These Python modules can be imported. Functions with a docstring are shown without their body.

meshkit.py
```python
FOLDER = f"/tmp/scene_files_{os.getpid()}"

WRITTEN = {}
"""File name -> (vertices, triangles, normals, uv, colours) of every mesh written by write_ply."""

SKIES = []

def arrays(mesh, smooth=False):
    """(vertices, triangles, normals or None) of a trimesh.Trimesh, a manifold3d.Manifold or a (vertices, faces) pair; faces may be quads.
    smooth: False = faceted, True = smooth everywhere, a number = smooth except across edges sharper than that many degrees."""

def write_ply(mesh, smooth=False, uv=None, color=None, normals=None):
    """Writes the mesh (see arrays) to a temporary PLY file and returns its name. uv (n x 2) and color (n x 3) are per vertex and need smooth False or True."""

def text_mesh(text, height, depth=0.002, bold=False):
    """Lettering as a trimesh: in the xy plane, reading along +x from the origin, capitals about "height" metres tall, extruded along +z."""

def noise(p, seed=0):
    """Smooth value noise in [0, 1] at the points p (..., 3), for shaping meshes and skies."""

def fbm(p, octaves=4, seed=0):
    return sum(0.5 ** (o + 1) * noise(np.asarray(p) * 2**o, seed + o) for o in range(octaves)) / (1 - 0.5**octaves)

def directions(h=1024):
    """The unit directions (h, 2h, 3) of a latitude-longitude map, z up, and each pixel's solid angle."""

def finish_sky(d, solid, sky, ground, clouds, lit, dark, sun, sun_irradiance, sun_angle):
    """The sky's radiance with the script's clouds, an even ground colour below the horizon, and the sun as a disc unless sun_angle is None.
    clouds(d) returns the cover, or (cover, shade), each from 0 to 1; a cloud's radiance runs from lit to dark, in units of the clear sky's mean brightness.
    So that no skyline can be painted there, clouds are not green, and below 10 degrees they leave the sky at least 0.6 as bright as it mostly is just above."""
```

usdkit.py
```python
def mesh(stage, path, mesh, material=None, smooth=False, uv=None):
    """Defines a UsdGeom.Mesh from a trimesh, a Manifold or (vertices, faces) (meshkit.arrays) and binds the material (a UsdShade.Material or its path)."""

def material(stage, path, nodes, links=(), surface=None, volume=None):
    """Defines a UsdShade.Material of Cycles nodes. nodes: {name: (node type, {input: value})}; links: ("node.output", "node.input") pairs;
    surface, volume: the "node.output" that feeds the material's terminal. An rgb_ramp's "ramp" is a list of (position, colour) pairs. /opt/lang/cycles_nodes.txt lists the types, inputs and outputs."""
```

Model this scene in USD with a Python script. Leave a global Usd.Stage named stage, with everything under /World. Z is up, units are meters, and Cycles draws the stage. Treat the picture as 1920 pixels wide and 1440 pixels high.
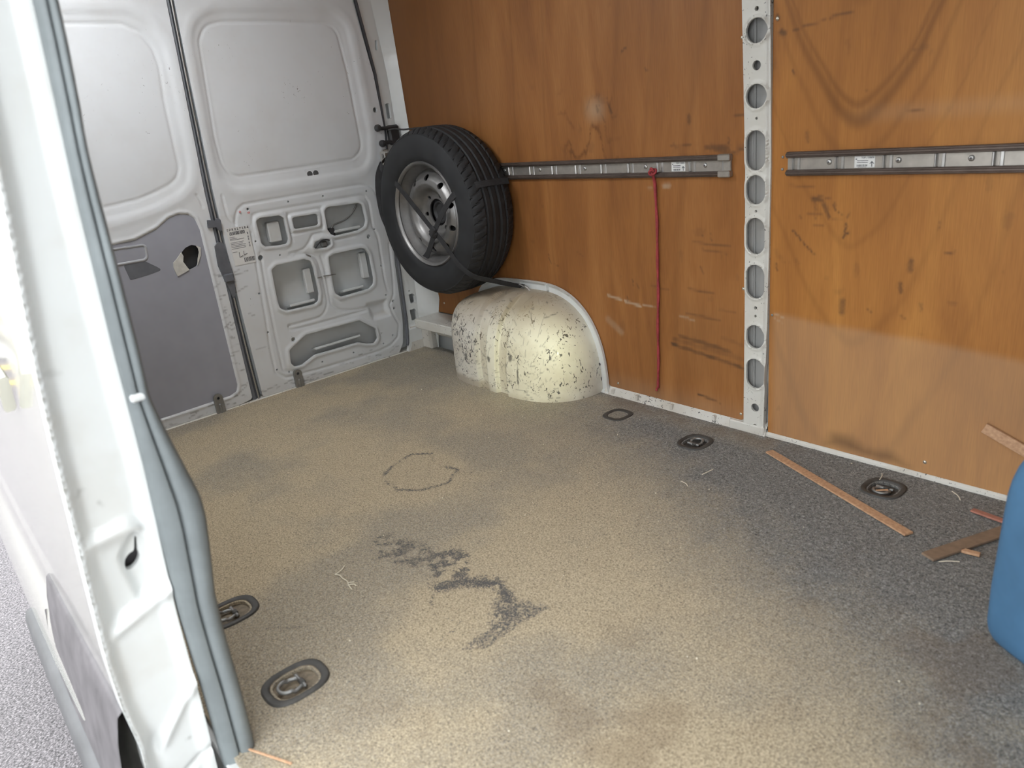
import math
import numpy as np
import shapely
from shapely.geometry import Polygon, Point, LineString, box as sbox
from shapely import affinity
from scipy.spatial import Delaunay
import trimesh
import usdkit, meshkit
from pxr import Usd, UsdGeom, UsdLux, UsdShade, Sdf, Gf

rng = np.random.default_rng(7)
stage = Usd.Stage.CreateInMemory()
UsdGeom.SetStageUpAxis(stage, UsdGeom.Tokens.z)
UsdGeom.SetStageMetersPerUnit(stage, 1.0)
UsdGeom.Xform.Define(stage, '/World')
UsdGeom.Scope.Define(stage, '/World/Looks')

# ------------------------------------------------------------------ camera, sky, torch, exposure
CAM = np.array([3.1414, -1.0641, 1.0649])
RIGHT = np.array([0.65088, 0.75168, -0.10645])
DOWN = np.array([0.19264, -0.29915, -0.93456])
FWD = np.array([-0.73434, 0.58778, -0.33951])
cam = UsdGeom.Camera.Define(stage, '/World/camera')
cam.CreateHorizontalApertureAttr(36.0)
cam.CreateVerticalApertureAttr(27.0)
cam.CreateFocalLengthAttr(36.0 * 1399.0 / 1920.0)
cam.CreateFStopAttr(3.4)
cam.CreateFocusDistanceAttr(2.75)
cam.CreateClippingRangeAttr(Gf.Vec2f(0.01, 500))
cam.CreateExposureAttr(1.3)
_m = Gf.Matrix4d(*RIGHT, 0, *(-DOWN), 0, *(-FWD), 0, *CAM, 1)
cam.AddTransformOp().Set(_m)

dome = UsdLux.DomeLight.Define(stage, '/World/sky_light')      # an even overcast sky
dome.CreateColorAttr(Gf.Vec3f(0.93, 0.97, 1.0))
dome.CreateIntensityAttr(0.62)

torch = UsdLux.SphereLight.Define(stage, '/World/phone_torch')  # the torch of the phone that takes the picture
torch.CreateRadiusAttr(0.006)
torch.CreateColorAttr(Gf.Vec3f(1.0, 1.0, 0.45))
torch.CreateIntensityAttr(42000.0)
_tp = CAM + np.array([0.02, 0.03, 0.03])
_d = np.array([1.06, 0.72, 0.17]) - _tp
_d /= np.linalg.norm(_d)
_r = np.cross(_d, [0, 0, 1]); _r /= np.linalg.norm(_r)
_u = np.cross(_r, _d)
torch.AddTransformOp().Set(Gf.Matrix4d(*_r, 0, *_u, 0, *(-_d), 0, *_tp, 1))
_sh = UsdLux.ShapingAPI.Apply(torch.GetPrim())
_sh.CreateShapingConeAngleAttr(5.5)
_sh.CreateShapingConeSoftnessAttr(1.0)

# ------------------------------------------------------------------ helpers: stage
USED = {}


def numbered(parent, name):
    k = (parent, name)
    n = USED.get(k, 0)
    USED[k] = n + 1
    return f'{parent}/{name}' + (f'_{n:03d}' if n else '')


def tag(prim, label=None, cat=None, group=None, kind=None):
    for k, v in (('label', label), ('category', cat), ('group', group), ('kind', kind)):
        if v:
            prim.SetCustomDataByKey(k, v)
    return prim


class Thing:
    def __init__(self, name, label, cat, base=(0, 0, 0), group=None, kind=None, rotz=0.0):
        self.path = numbered('/World', name)
        self.base = np.array(base, float)
        x = UsdGeom.Xform.Define(stage, self.path)
        x.AddTranslateOp().Set(Gf.Vec3d(*map(float, base)))
        if rotz:
            x.AddRotateZOp().Set(float(rotz))
        self.prim = tag(x.GetPrim(), label, cat, group, kind)

    def part(self, name, mesh, mat, parent=None, label=None, smooth=30, kind=None, primvars=None, local=False):
        v, f = vf(mesh)
        if not local:
            v = v - self.base
        p = numbered(parent or self.path, name)
        m = usdkit.mesh(stage, p, (v, f), MATS[mat], smooth)
        if primvars:
            for k, a in primvars.items():
                a = np.asarray(a, np.float32)
                if a.ndim == 1:
                    UsdGeom.PrimvarsAPI(m).CreatePrimvar(k, Sdf.ValueTypeNames.FloatArray, 'vertex').Set(a.tolist())
        tag(m.GetPrim(), label, None, None, kind)
        return p


def solo(name, mesh, mat, label, cat, group=None, kind=None, smooth=30, primvars=None):
    v, f = vf(mesh)
    p = numbered('/World', name)
    m = usdkit.mesh(stage, p, (v, f), MATS[mat], smooth)
    if primvars:
        for k, a in primvars.items():
            UsdGeom.PrimvarsAPI(m).CreatePrimvar(k, Sdf.ValueTypeNames.FloatArray, 'vertex').Set(np.asarray(a, np.float32).tolist())
    tag(m.GetPrim(), label, cat, group, kind)
    return p


def copy_of(src, name, label, cat, loc, rotz=0.0, group=None):
    p = numbered('/World', name)
    x = UsdGeom.Xform.Define(stage, p)
    x.GetPrim().GetReferences().AddInternalReference(src.path)
    x.ClearXformOpOrder()
    x.GetPrim().CreateAttribute('xformOp:translate', Sdf.ValueTypeNames.Double3).Set(Gf.Vec3d(*map(float, loc)))
    UsdGeom.Xformable(x).SetXformOpOrder([UsdGeom.XformOp(x.GetPrim().GetAttribute('xformOp:translate'))])
    if rotz:
        x.AddRotateZOp().Set(float(rotz))
    x.GetPrim().SetInstanceable(True)
    tag(x.GetPrim(), label, cat, group)
    return p


# ------------------------------------------------------------------ helpers: geometry
def vf(m):
    if isinstance(m, (tuple, list)):
        if isinstance(m[0], np.ndarray) and len(m) == 2 and m[1].ndim == 2 and m[1].dtype.kind in 'iu':
            f = m[1]
            if f.shape[1] == 4:
                f = np.vstack([f[:, [0, 1, 2]], f[:, [0, 2, 3]]])
            return m[0].astype(float), f
        return join(m)
    if hasattr(m, 'to_mesh'):
        q = m.to_mesh()
        return np.array(q.vert_properties[:, :3], float), np.array(q.tri_verts, int)
    return np.array(m.vertices, float), np.array(m.faces, int)


def join(ms):
    V, F, n = [], [], 0
    for m in ms:
        v, f = vf(m)
        V.append(v); F.append(f + n); n += len(v)
    return np.vstack(V), np.vstack(F)


def rbox(x0, x1, y0, y1, z0, z1, r=0.002):
    """A box with chamfered edges."""
    r = min(r, 0.45 * (x1 - x0), 0.45 * (y1 - y0), 0.45 * (z1 - z0))
    P = []
    for sx in (0, 1):
        for sy in (0, 1):
            for sz in (0, 1):
                c = np.array([(x0, x1)[sx], (y0, y1)[sy], (z0, z1)[sz]])
                s = np.array([1 - 2 * sx, 1 - 2 * sy, 1 - 2 * sz]) * r
                P += [c + s * [0, 1, 1], c + s * [1, 0, 1], c + s * [1, 1, 0]]
    return vf(trimesh.convex.convex_hull(np.array(P)))


def obox(c, size, ax, az=(0, 0, 1), r=0.001):
    """A chamfered box centred at c, its first axis along ax."""
    v, f = rbox(-size[0] / 2, size[0] / 2, -size[1] / 2, size[1] / 2, -size[2] / 2, size[2] / 2, r)
    ax = np.array(ax, float); ax /= np.linalg.norm(ax)
    az = np.array(az, float); az -= ax * (az @ ax); az /= np.linalg.norm(az)
    ay = np.cross(az, ax)
    return v @ np.array([ax, ay, az]) + np.array(c), f


def rpoly(pts, r):
    p = Polygon(pts)
    if not p.is_valid:
        p = p.buffer(0)
    return p.buffer(-r).buffer(2 * r).buffer(-r)


def ring_pts(poly, step):
    L = poly.exterior.length
    n = max(22, int(L / step))
    return np.array([poly.exterior.interpolate(i * L / n).coords[0] for i in range(n)])


def sdist(pts, loop, closed=True):
    """Distance to a polyline; negative inside when closed."""
    a = np.asarray(loop, float)
    b = np.roll(a, -1, 0) if closed else a[1:]
    a = a if closed else a[:-1]
    best = np.full(len(pts), 1e9)
    for p, q in zip(a, b):
        d = q - p
        t = np.clip(((pts - p) @ d) / max(d @ d, 1e-12), 0, 1)
        best = np.minimum(best, np.hypot(*(pts - p - t[:, None] * d).T))
    if closed:
        best = np.where(shapely.contains_xy(Polygon(loop), pts[:, 0], pts[:, 1]), -best, best)
    return best


def sstep(a, b, x):
    t = np.clip((x - a) / (b - a), 0, 1)
    return t * t * (3 - 2 * t)


def sheet(outline, holes, step, bstep, h, place, lip=0.012, edge=0.012, jitter=0.0):
    """A pressed sheet: outline and holes are shapely polygons in (u, v); h(pts) is its relief; place(u, v, h) puts it in the room.
    The rims of the holes and the outer edge are turned back by lip and edge. Returns the mesh and the (u, v) of its vertices."""
    out = ring_pts(outline, bstep)
    hl = [ring_pts(q, bstep) for q in holes]
    u0, v0, u1, v1 = outline.bounds
    g = np.stack(np.meshgrid(np.arange(u0, u1, step), np.arange(v0, v1, step), indexing='ij'), -1).reshape(-1, 2)
    g[:, 0] += (np.round((g[:, 1] - v0) / step) % 2) * step * 0.5
    body = outline
    for q in holes:
        body = body.difference(q)
    inn = body.buffer(-0.55 * bstep)
    g = g[shapely.contains_xy(inn, g[:, 0], g[:, 1])]
    P = np.vstack([out] + hl + [g])
    tri = Delaunay(P).simplices
    c = P[tri].mean(1)
    tri = tri[shapely.contains_xy(body.buffer(1e-4), c[:, 0], c[:, 1])]
    a, b, cc = P[tri[:, 0]], P[tri[:, 1]], P[tri[:, 2]]
    area = (b[:, 0] - a[:, 0]) * (cc[:, 1] - a[:, 1]) - (b[:, 1] - a[:, 1]) * (cc[:, 0] - a[:, 0])
    tri[area < 0] = tri[area < 0][:, ::-1]
    tri = tri[np.abs(area) > 1e-10]
    H = h(P)
    V = [place(P[:, 0], P[:, 1], H)]
    F = [tri]
    UV = [P]
    n = len(P)
    at = 0
    for k, loop in enumerate([out] + hl):
        m = len(loop)
        idx = np.arange(at, at + m)
        at += m
        d = edge if k == 0 else lip
        if d <= 0:
            continue
        V += [place(loop[:, 0], loop[:, 1], H[idx]), place(loop[:, 0], loop[:, 1], H[idx] - d)]
        UV += [loop, loop]
        j = np.arange(m); j2 = (j + 1) % m
        F.append(np.vstack([np.stack([n + j, n + m + j, n + j2], 1), np.stack([n + j2, n + m + j, n + m + j2], 1)]))
        n += 2 * m
    return (np.vstack(V), np.vstack(F)), np.vstack(UV)


def slab(poly, step, thick, place):
    """A flat board with thickness, gridded finely enough to carry wear as a primvar."""
    (v, f), uv = sheet(poly, [Polygon(i) for i in poly.interiors], step, step, lambda p: np.zeros(len(p)), place, lip=thick, edge=thick)
    return (v, f), uv


def tube(path, r, n=10, closed=False, flat=None, up=(0, 0, 1)):
    """A round (or flat: (half width, half thickness)) section swept along a path."""
    P = np.asarray(path, float)
    T = np.gradient(P, axis=0) if not closed else np.roll(P, -1, 0) - np.roll(P, 1, 0)
    T /= np.linalg.norm(T, axis=1)[:, None]
    up = np.broadcast_to(np.asarray(up, float), P.shape)
    S = np.cross(T, up)
    bad = np.linalg.norm(S, axis=1) < 1e-6
    S[bad] = np.cross(T[bad], [1, 0.1, 0])
    S /= np.linalg.norm(S, axis=1)[:, None]
    N = np.cross(S, T)
    if flat:
        ang = np.array([[1, .6], [.85, 1], [-.85, 1], [-1, .6], [-1, -.6], [-.85, -1], [.85, -1], [1, -.6]]) * flat
    else:
        t = np.linspace(0, 2 * np.pi, n, endpoint=False)
        rr = np.broadcast_to(r, len(P)) if np.ndim(r) else None
        ang = np.stack([np.cos(t), np.sin(t)], 1) * (1 if rr is not None else r)
    k = len(ang)
    scale = np.asarray(r)[:, None, None] if (not flat and np.ndim(r)) else 1
    V = P[:, None] + scale * (ang[None, :, :1] * S[:, None] + ang[None, :, 1:] * N[:, None])
    m = len(P)
    F = []
    for i in range(m if closed else m - 1):
        a, b = i * k, ((i + 1) % m) * k
        for j in range(k):
            j2 = (j + 1) % k
            F += [[a + j, a + j2, b + j2], [a + j, b + j2, b + j]]
    V = V.reshape(-1, 3)
    if not closed:
        for base, flip in ((0, True), ((m - 1) * k, False)):
            c = len(V)
            V = np.vstack([V, P[0] if base == 0 else P[-1]])
            for j in range(k):
                t3 = [c, base + j, base + (j + 1) % k]
                F.append(t3[::-1] if flip else t3)
    return V, np.array(F)


def spline(pts, n=40):
    P = np.asarray(pts, float)
    s = np.r_[0, np.cumsum(np.linalg.norm(np.diff(P, axis=0), axis=1))]
    from scipy.interpolate import PchipInterpolator
    return np.stack([PchipInterpolator(s, P[:, k])(np.linspace(0, s[-1], n)) for k in range(P.shape[1])], 1)


def lathe(profile, n=64, close=False):
    """profile: (r, h) points, revolved about +z."""
    p = np.asarray(profile, float)
    t = np.linspace(0, 2 * np.pi, n, endpoint=False)
    V = np.stack([p[None, :, 0] * np.cos(t)[:, None], p[None, :, 0] * np.sin(t)[:, None], np.broadcast_to(p[None, :, 1], (n, len(p)))], -1)
    return grid_mesh(V, wrap_u=True, wrap_v=close)


def grid_mesh(V, wrap_u=False, wrap_v=False, flip=False):
    a, b = V.shape[:2]
    i, j = np.meshgrid(np.arange(a if wrap_u else a - 1), np.arange(b if wrap_v else b - 1), indexing='ij')
    i, j = i.ravel(), j.ravel()
    i2, j2 = (i + 1) % a, (j + 1) % b
    q = np.stack([i * b + j, i2 * b + j, i2 * b + j2, i * b + j2], 1)
    if flip:
        q = q[:, ::-1]
    return V.reshape(-1, 3), np.vstack([q[:, [0, 1, 2]], q[:, [0, 2, 3]]])


def xform(m, R=None, t=(0, 0, 0)):
    v, f = vf(m)
    if R is not None:
        v = v @ np.asarray(R, float).T
    return v + np.asarray(t, float), f


def extrude(poly, h):
    ps = [poly] if poly.geom_type == 'Polygon' else list(poly.geoms)
    return join([vf(trimesh.creation.extrude_polygon(q, h, engine='earcut')) for q in ps])


WALLFACE = np.array([[1, 0, 0], [0, 0, -1], [0, 1, 0]], float)    # local (x, y, up) of a plan stood against the +y wall, facing -y
DOORFACE = np.array([[0, 0, 1], [1, 0, 0], [0, 1, 0]], float)     # the same against the rear doors, facing +x


def fbm2(u, v, su, sv, seed=0, o=4):
    return meshkit.fbm(np.stack([np.asarray(u) * su, np.asarray(v) * sv, np.zeros_like(u) + seed * 3.7], -1), o, seed)


# ------------------------------------------------------------------ materials
MATS = {}


def mat(name, nodes, links, surface='p.BSDF', volume=None):
    MATS[name] = usdkit.material(stage, f'/World/Looks/{name}', nodes, links, surface=surface, volume=volume)


def plain(name, col, rough=0.5, metal=0.0, vary=0.12, scale=18.0, bump=0.0, bscale=120.0, coat=0.0, spec=0.5):
    """One colour that varies a little with a noise, with an optional fine relief."""
    c = np.array(col)
    nodes = {'tc': ('texture_coordinate', {}), 'n': ('noise_texture', {'scale': scale, 'detail': 4.0, 'roughness': 0.6}),
             'r': ('rgb_ramp', {'ramp': [(0.25, tuple(c * (1 - vary))), (0.75, tuple(np.minimum(c * (1 + vary), 1)))]}),
             'p': ('principled_bsdf', {'roughness': rough, 'metallic': metal, 'coat_weight': coat, 'coat_roughness': 0.06, 'specular_ior_level': spec})}
    links = [('tc.object', 'n.vector'), ('n.fac', 'r.fac'), ('r.color', 'p.base_color')]
    if bump:
        nodes['nb'] = ('noise_texture', {'scale': bscale, 'detail': 3.0})
        nodes['b'] = ('bump', {'strength': bump, 'distance': 0.002})
        links += [('tc.object', 'nb.vector'), ('nb.fac', 'b.height'), ('b.normal', 'p.normal')]
    mat(name, nodes, links)


def paint(name, col, rough=0.35, dirt=0.25, dirtcol=(0.36, 0.29, 0.2), chips=0.0, chipcol=(0.09, 0.085, 0.08), coat=0.3, chip_scale=(1, 1, 1), wear=False, dirt_scale=5.0):
    """White body paint with dirt in soft patches and, where wanted, small chips; wear reads the mesh's own scuff primvar."""
    nodes = {'tc': ('texture_coordinate', {}),
             'n1': ('noise_texture', {'scale': dirt_scale, 'detail': 6.0, 'roughness': 0.62}),
             'r1': ('rgb_ramp', {'ramp': [(0.45, (0, 0, 0)), (0.8, (dirt,) * 3)]}),
             'm1': ('mix_color', {'a': col, 'b': dirtcol}),
             'p': ('principled_bsdf', {'roughness': rough, 'coat_weight': coat, 'coat_roughness': 0.08})}
    links = [('tc.object', 'n1.vector'), ('n1.fac', 'r1.fac'), ('r1.color', 'm1.fac')]
    top = 'm1.result'
    if chips:
        nodes['mp'] = ('mapping', {'scale': chip_scale})
        nodes['n2'] = ('noise_texture', {'scale': 95.0, 'detail': 2.5, 'roughness': 0.6, 'distortion': 1.2})
        nodes['n3'] = ('noise_texture', {'scale': 7.0, 'detail': 3.0})
        nodes['ad'] = ('math', {'math_type': 'multiply_add', 'value2': 0.45})
        nodes['r2'] = ('rgb_ramp', {'ramp': [(chips, (0, 0, 0)), (chips + 0.02, (1, 1, 1))]})
        nodes['m2'] = ('mix_color', {'b': chipcol})
        links += [('tc.object', 'mp.vector'), ('mp.vector', 'n2.vector'), ('tc.object', 'n3.vector'), ('n3.fac', 'ad.value1'), ('n2.fac', 'ad.value3'),
                  ('ad.value', 'r2.fac'), ('r2.color', 'm2.fac'), (top, 'm2.a')]
        top = 'm2.result'
    if wear:
        nodes['at'] = ('attribute', {'attribute': 'scuff'})
        nodes['m3'] = ('mix_color', {'b': chipcol})
        nodes['at2'] = ('attribute', {'attribute': 'grime'})
        nodes['m4'] = ('mix_color', {'b': dirtcol})
        links += [('at2.fac', 'm4.fac'), (top, 'm4.a'), ('m4.result', 'm3.a'), ('at.fac', 'm3.fac')]
        top = 'm3.result'
    links.append((top, 'p.base_color'))
    mat(name, nodes, links)


paint('white_paint', (0.72, 0.74, 0.73), dirt=0.25)
paint('door_paint', (0.70, 0.725, 0.745), rough=0.42, dirt=0.15, wear=True, coat=0.15, chips=0.985)
paint('skin_paint', (0.58, 0.57, 0.50), rough=0.12, dirt=0.1, coat=1.0)
paint('jamb_paint', (0.67, 0.685, 0.67), rough=0.3, dirt=0.12, wear=True, chipcol=(0.22, 0.22, 0.2))
paint('arch_paint', (0.71, 0.685, 0.61), rough=0.5, dirt=0.5, chips=0.865, chip_scale=(0.8, 0.8, 0.5), wear=True, coat=0.05, dirtcol=(0.33, 0.26, 0.17))
paint('pillar_paint', (0.66, 0.65, 0.60), rough=0.4, dirt=0.3, chips=0.90, coat=0.1)
paint('strip_paint', (0.62, 0.60, 0.55), rough=0.5, dirt=0.6, chips=0.885, coat=0.0)
paint('channel_shade', (0.34, 0.34, 0.33), rough=0.5, dirt=0.3, coat=0.0)  # darker copy of the pillar paint: shade inside the hollow, put into colour
paint('hidden_paint', (0.60, 0.62, 0.62), rough=0.5, dirt=0.3, coat=0.0)
plain('rubber', (0.024, 0.025, 0.027), 0.6, vary=0.35, scale=9, spec=0.35)
plain('seal_rubber', (0.17, 0.19, 0.193), 0.5, vary=0.2, scale=9)
plain('gap_rubber', (0.13, 0.138, 0.155), 0.5, vary=0.2)
plain('black_plastic', (0.035, 0.035, 0.037), 0.5, vary=0.25)
plain('cup_plastic', (0.06, 0.057, 0.052), 0.6, vary=0.35, scale=30, bump=0.2)
plain('moulding', (0.10, 0.092, 0.096), 0.6, vary=0.35, scale=14, bump=0.15)
plain('moulding_dark', (0.085, 0.085, 0.087), 0.55, vary=0.2, scale=10, bump=0.1)
plain('card', (0.33, 0.34, 0.385), 0.65, vary=0.08, scale=6)
plain('card_light', (0.40, 0.41, 0.43), 0.6, vary=0.08, scale=6)
plain('foam', (0.58, 0.57, 0.53), 0.9, vary=0.15, scale=40, bump=0.4)
plain('steel', (0.55, 0.54, 0.52), 0.38, metal=0.9, vary=0.2, scale=25)
plain('rim_steel', (0.29, 0.285, 0.28), 0.42, metal=0.75, vary=0.3, scale=9)
plain('dull_steel', (0.30, 0.30, 0.29), 0.5, metal=0.7, vary=0.25, scale=30)
plain('aluminium', (0.42, 0.39, 0.35), 0.45, metal=0.75, vary=0.15, scale=30)
plain('rail_edge', (0.13, 0.10, 0.085), 0.45, metal=0.6, vary=0.25, scale=25)  # darker copy of the rail metal, its dark reflections put into the colour
plain('webbing', (0.028, 0.028, 0.03), 0.8, vary=0.3, scale=40, bump=0.3, bscale=500)
plain('red_cord', (0.33, 0.04, 0.045), 0.7, vary=0.35, scale=45, bump=0.5, bscale=400)
plain('sticker', (0.74, 0.74, 0.72), 0.5, vary=0.05)
plain('ink', (0.06, 0.06, 0.07), 0.6, vary=0.1)
plain('faded_ink', (0.26, 0.26, 0.27), 0.6, vary=0.1)
plain('pink', (0.62, 0.3, 0.3), 0.5, vary=0.1)
plain('screw_metal', (0.60, 0.56, 0.48), 0.35, metal=0.9, vary=0.2, scale=60)
plain('lint', (0.74, 0.68, 0.54), 0.9, vary=0.1)
plain('blue_plastic', (0.055, 0.142, 0.255), 0.55, vary=0.16, scale=9, bump=0.25, bscale=55)
plain('bulkhead_grey', (0.09, 0.09, 0.095), 0.7)
plain('yellow_line', (0.75, 0.55, 0.12), 0.7, vary=0.15)
plain('kerb_stone', (0.5, 0.49, 0.47), 0.8, vary=0.15)
plain('rope_black', (0.03, 0.03, 0.03), 0.7)

# asphalt
mat('asphalt', {'tc': ('texture_coordinate', {}), 'v': ('voronoi_texture', {'scale': 70.0}), 'n': ('noise_texture', {'scale': 160.0, 'detail': 3.0}),
                'r': ('rgb_ramp', {'ramp': [(0.3, (0.04, 0.037, 0.038)), (0.5, (0.13, 0.118, 0.122)), (0.7, (0.28, 0.255, 0.262))]}),
                'b': ('bump', {'strength': 0.9, 'distance': 0.006}), 'p': ('principled_bsdf', {'roughness': 0.75})},
    [('tc.object', 'v.vector'), ('tc.object', 'n.vector'), ('n.fac', 'r.fac'), ('r.color', 'p.base_color'), ('v.distance', 'b.height'), ('b.normal', 'p.normal')])

# carpet: grey flecked felt, beige dust trodden into it, old spills
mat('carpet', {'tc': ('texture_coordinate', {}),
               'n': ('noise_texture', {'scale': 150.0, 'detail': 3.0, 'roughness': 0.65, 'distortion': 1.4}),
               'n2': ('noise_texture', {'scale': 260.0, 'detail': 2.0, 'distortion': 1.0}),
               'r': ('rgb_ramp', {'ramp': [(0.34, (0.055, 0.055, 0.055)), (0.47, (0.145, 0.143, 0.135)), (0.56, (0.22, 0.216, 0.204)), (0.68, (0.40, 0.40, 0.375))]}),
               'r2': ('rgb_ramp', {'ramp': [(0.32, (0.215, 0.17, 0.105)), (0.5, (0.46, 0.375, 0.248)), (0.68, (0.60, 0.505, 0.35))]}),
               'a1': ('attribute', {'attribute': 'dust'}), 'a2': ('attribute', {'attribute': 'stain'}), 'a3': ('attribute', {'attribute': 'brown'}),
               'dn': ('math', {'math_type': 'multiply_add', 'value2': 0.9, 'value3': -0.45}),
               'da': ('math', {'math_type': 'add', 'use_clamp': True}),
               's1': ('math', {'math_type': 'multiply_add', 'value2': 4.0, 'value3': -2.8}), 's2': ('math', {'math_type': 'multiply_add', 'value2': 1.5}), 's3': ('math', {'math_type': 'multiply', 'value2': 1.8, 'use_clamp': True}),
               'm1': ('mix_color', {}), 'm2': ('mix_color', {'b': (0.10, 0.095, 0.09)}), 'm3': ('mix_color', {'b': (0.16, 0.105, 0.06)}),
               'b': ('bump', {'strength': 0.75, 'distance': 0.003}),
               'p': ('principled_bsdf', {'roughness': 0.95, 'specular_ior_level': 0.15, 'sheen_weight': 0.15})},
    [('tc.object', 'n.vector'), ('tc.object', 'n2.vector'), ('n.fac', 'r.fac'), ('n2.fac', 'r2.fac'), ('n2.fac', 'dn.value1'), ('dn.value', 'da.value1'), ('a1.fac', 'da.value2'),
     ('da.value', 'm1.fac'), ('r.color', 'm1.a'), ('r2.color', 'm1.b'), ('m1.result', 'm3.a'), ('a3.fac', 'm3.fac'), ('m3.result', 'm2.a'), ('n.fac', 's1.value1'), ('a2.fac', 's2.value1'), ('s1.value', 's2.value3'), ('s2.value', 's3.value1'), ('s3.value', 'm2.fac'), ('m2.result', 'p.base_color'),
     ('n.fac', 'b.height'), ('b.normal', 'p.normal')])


def plywood(name, c0, c1, c2):
    """Rotary-cut ply: upright fibre, soft figure; the mesh's primvars hold the dark growth lines, a painted darkening, scuffs and pale rubbed marks."""
    mat(name, {'tc': ('texture_coordinate', {}),
               'mp': ('mapping', {'scale': (3.2, 1.0, 0.55)}), 'n': ('noise_texture', {'scale': 2.4, 'detail': 5.0, 'roughness': 0.55, 'distortion': 0.8}),
               'mp2': ('mapping', {'scale': (330.0, 60.0, 12.0)}), 'n2': ('noise_texture', {'scale': 1.0, 'detail': 3.0, 'roughness': 0.6}),
               'r': ('rgb_ramp', {'ramp': [(0.25, c0), (0.5, c1), (0.75, c2)]}),
               'r2': ('rgb_ramp', {'ramp': [(0.3, (0.82, 0.80, 0.78)), (0.62, (1, 1, 1))]}),
               'mm': ('mix_color', {'blend_type': 'multiply', 'fac': 0.8}),
               'a1': ('attribute', {'attribute': 'grain_shade'}), 'm1': ('mix_color', {'b': tuple(np.array(c0) * 0.55)}),
               'a2': ('attribute', {'attribute': 'scuff'}), 'm2': ('mix_color', {'b': (0.05, 0.035, 0.025)}),
               'a3': ('attribute', {'attribute': 'pale'}), 'm3': ('mix_color', {'b': (0.52, 0.43, 0.31)}),
               'b': ('bump', {'strength': 0.12, 'distance': 0.001}),
               'p': ('principled_bsdf', {'roughness': 0.45, 'specular_ior_level': 0.25})},
        [('tc.object', 'mp.vector'), ('mp.vector', 'n.vector'), ('tc.object', 'mp2.vector'), ('mp2.vector', 'n2.vector'), ('n.fac', 'r.fac'), ('n2.fac', 'r2.fac'),
         ('r.color', 'mm.a'), ('r2.color', 'mm.b'), ('mm.result', 'm1.a'), ('a1.fac', 'm1.fac'), ('m1.result', 'm3.a'), ('a3.fac', 'm3.fac'), ('m3.result', 'm2.a'), ('a2.fac', 'm2.fac'),
         ('m2.result', 'p.base_color'), ('n2.fac', 'b.height'), ('b.normal', 'p.normal')])


plywood('ply_rear', (0.24, 0.097, 0.032), (0.325, 0.135, 0.041), (0.40, 0.178, 0.058))
plywood('ply_front', (0.31, 0.125, 0.034), (0.41, 0.172, 0.044), (0.50, 0.225, 0.057))
mat('stick_wood', {'tc': ('texture_coordinate', {}), 'mp': ('mapping', {'scale': (60.0, 60.0, 60.0)}), 'n': ('noise_texture', {'scale': 2.0, 'detail': 4.0}),
                   'r': ('rgb_ramp', {'ramp': [(0.3, (0.42, 0.235, 0.13)), (0.7, (0.60, 0.37, 0.22))]}), 'p': ('principled_bsdf', {'roughness': 0.7})},
    [('tc.object', 'mp.vector'), ('mp.vector', 'n.vector'), ('n.fac', 'r.fac'), ('r.color', 'p.base_color')])
plain('stick_dark', (0.24, 0.165, 0.11), 0.7, vary=0.2, scale=50)
plain('stick_red', (0.40, 0.17, 0.12), 0.7, vary=0.25, scale=60)

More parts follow.
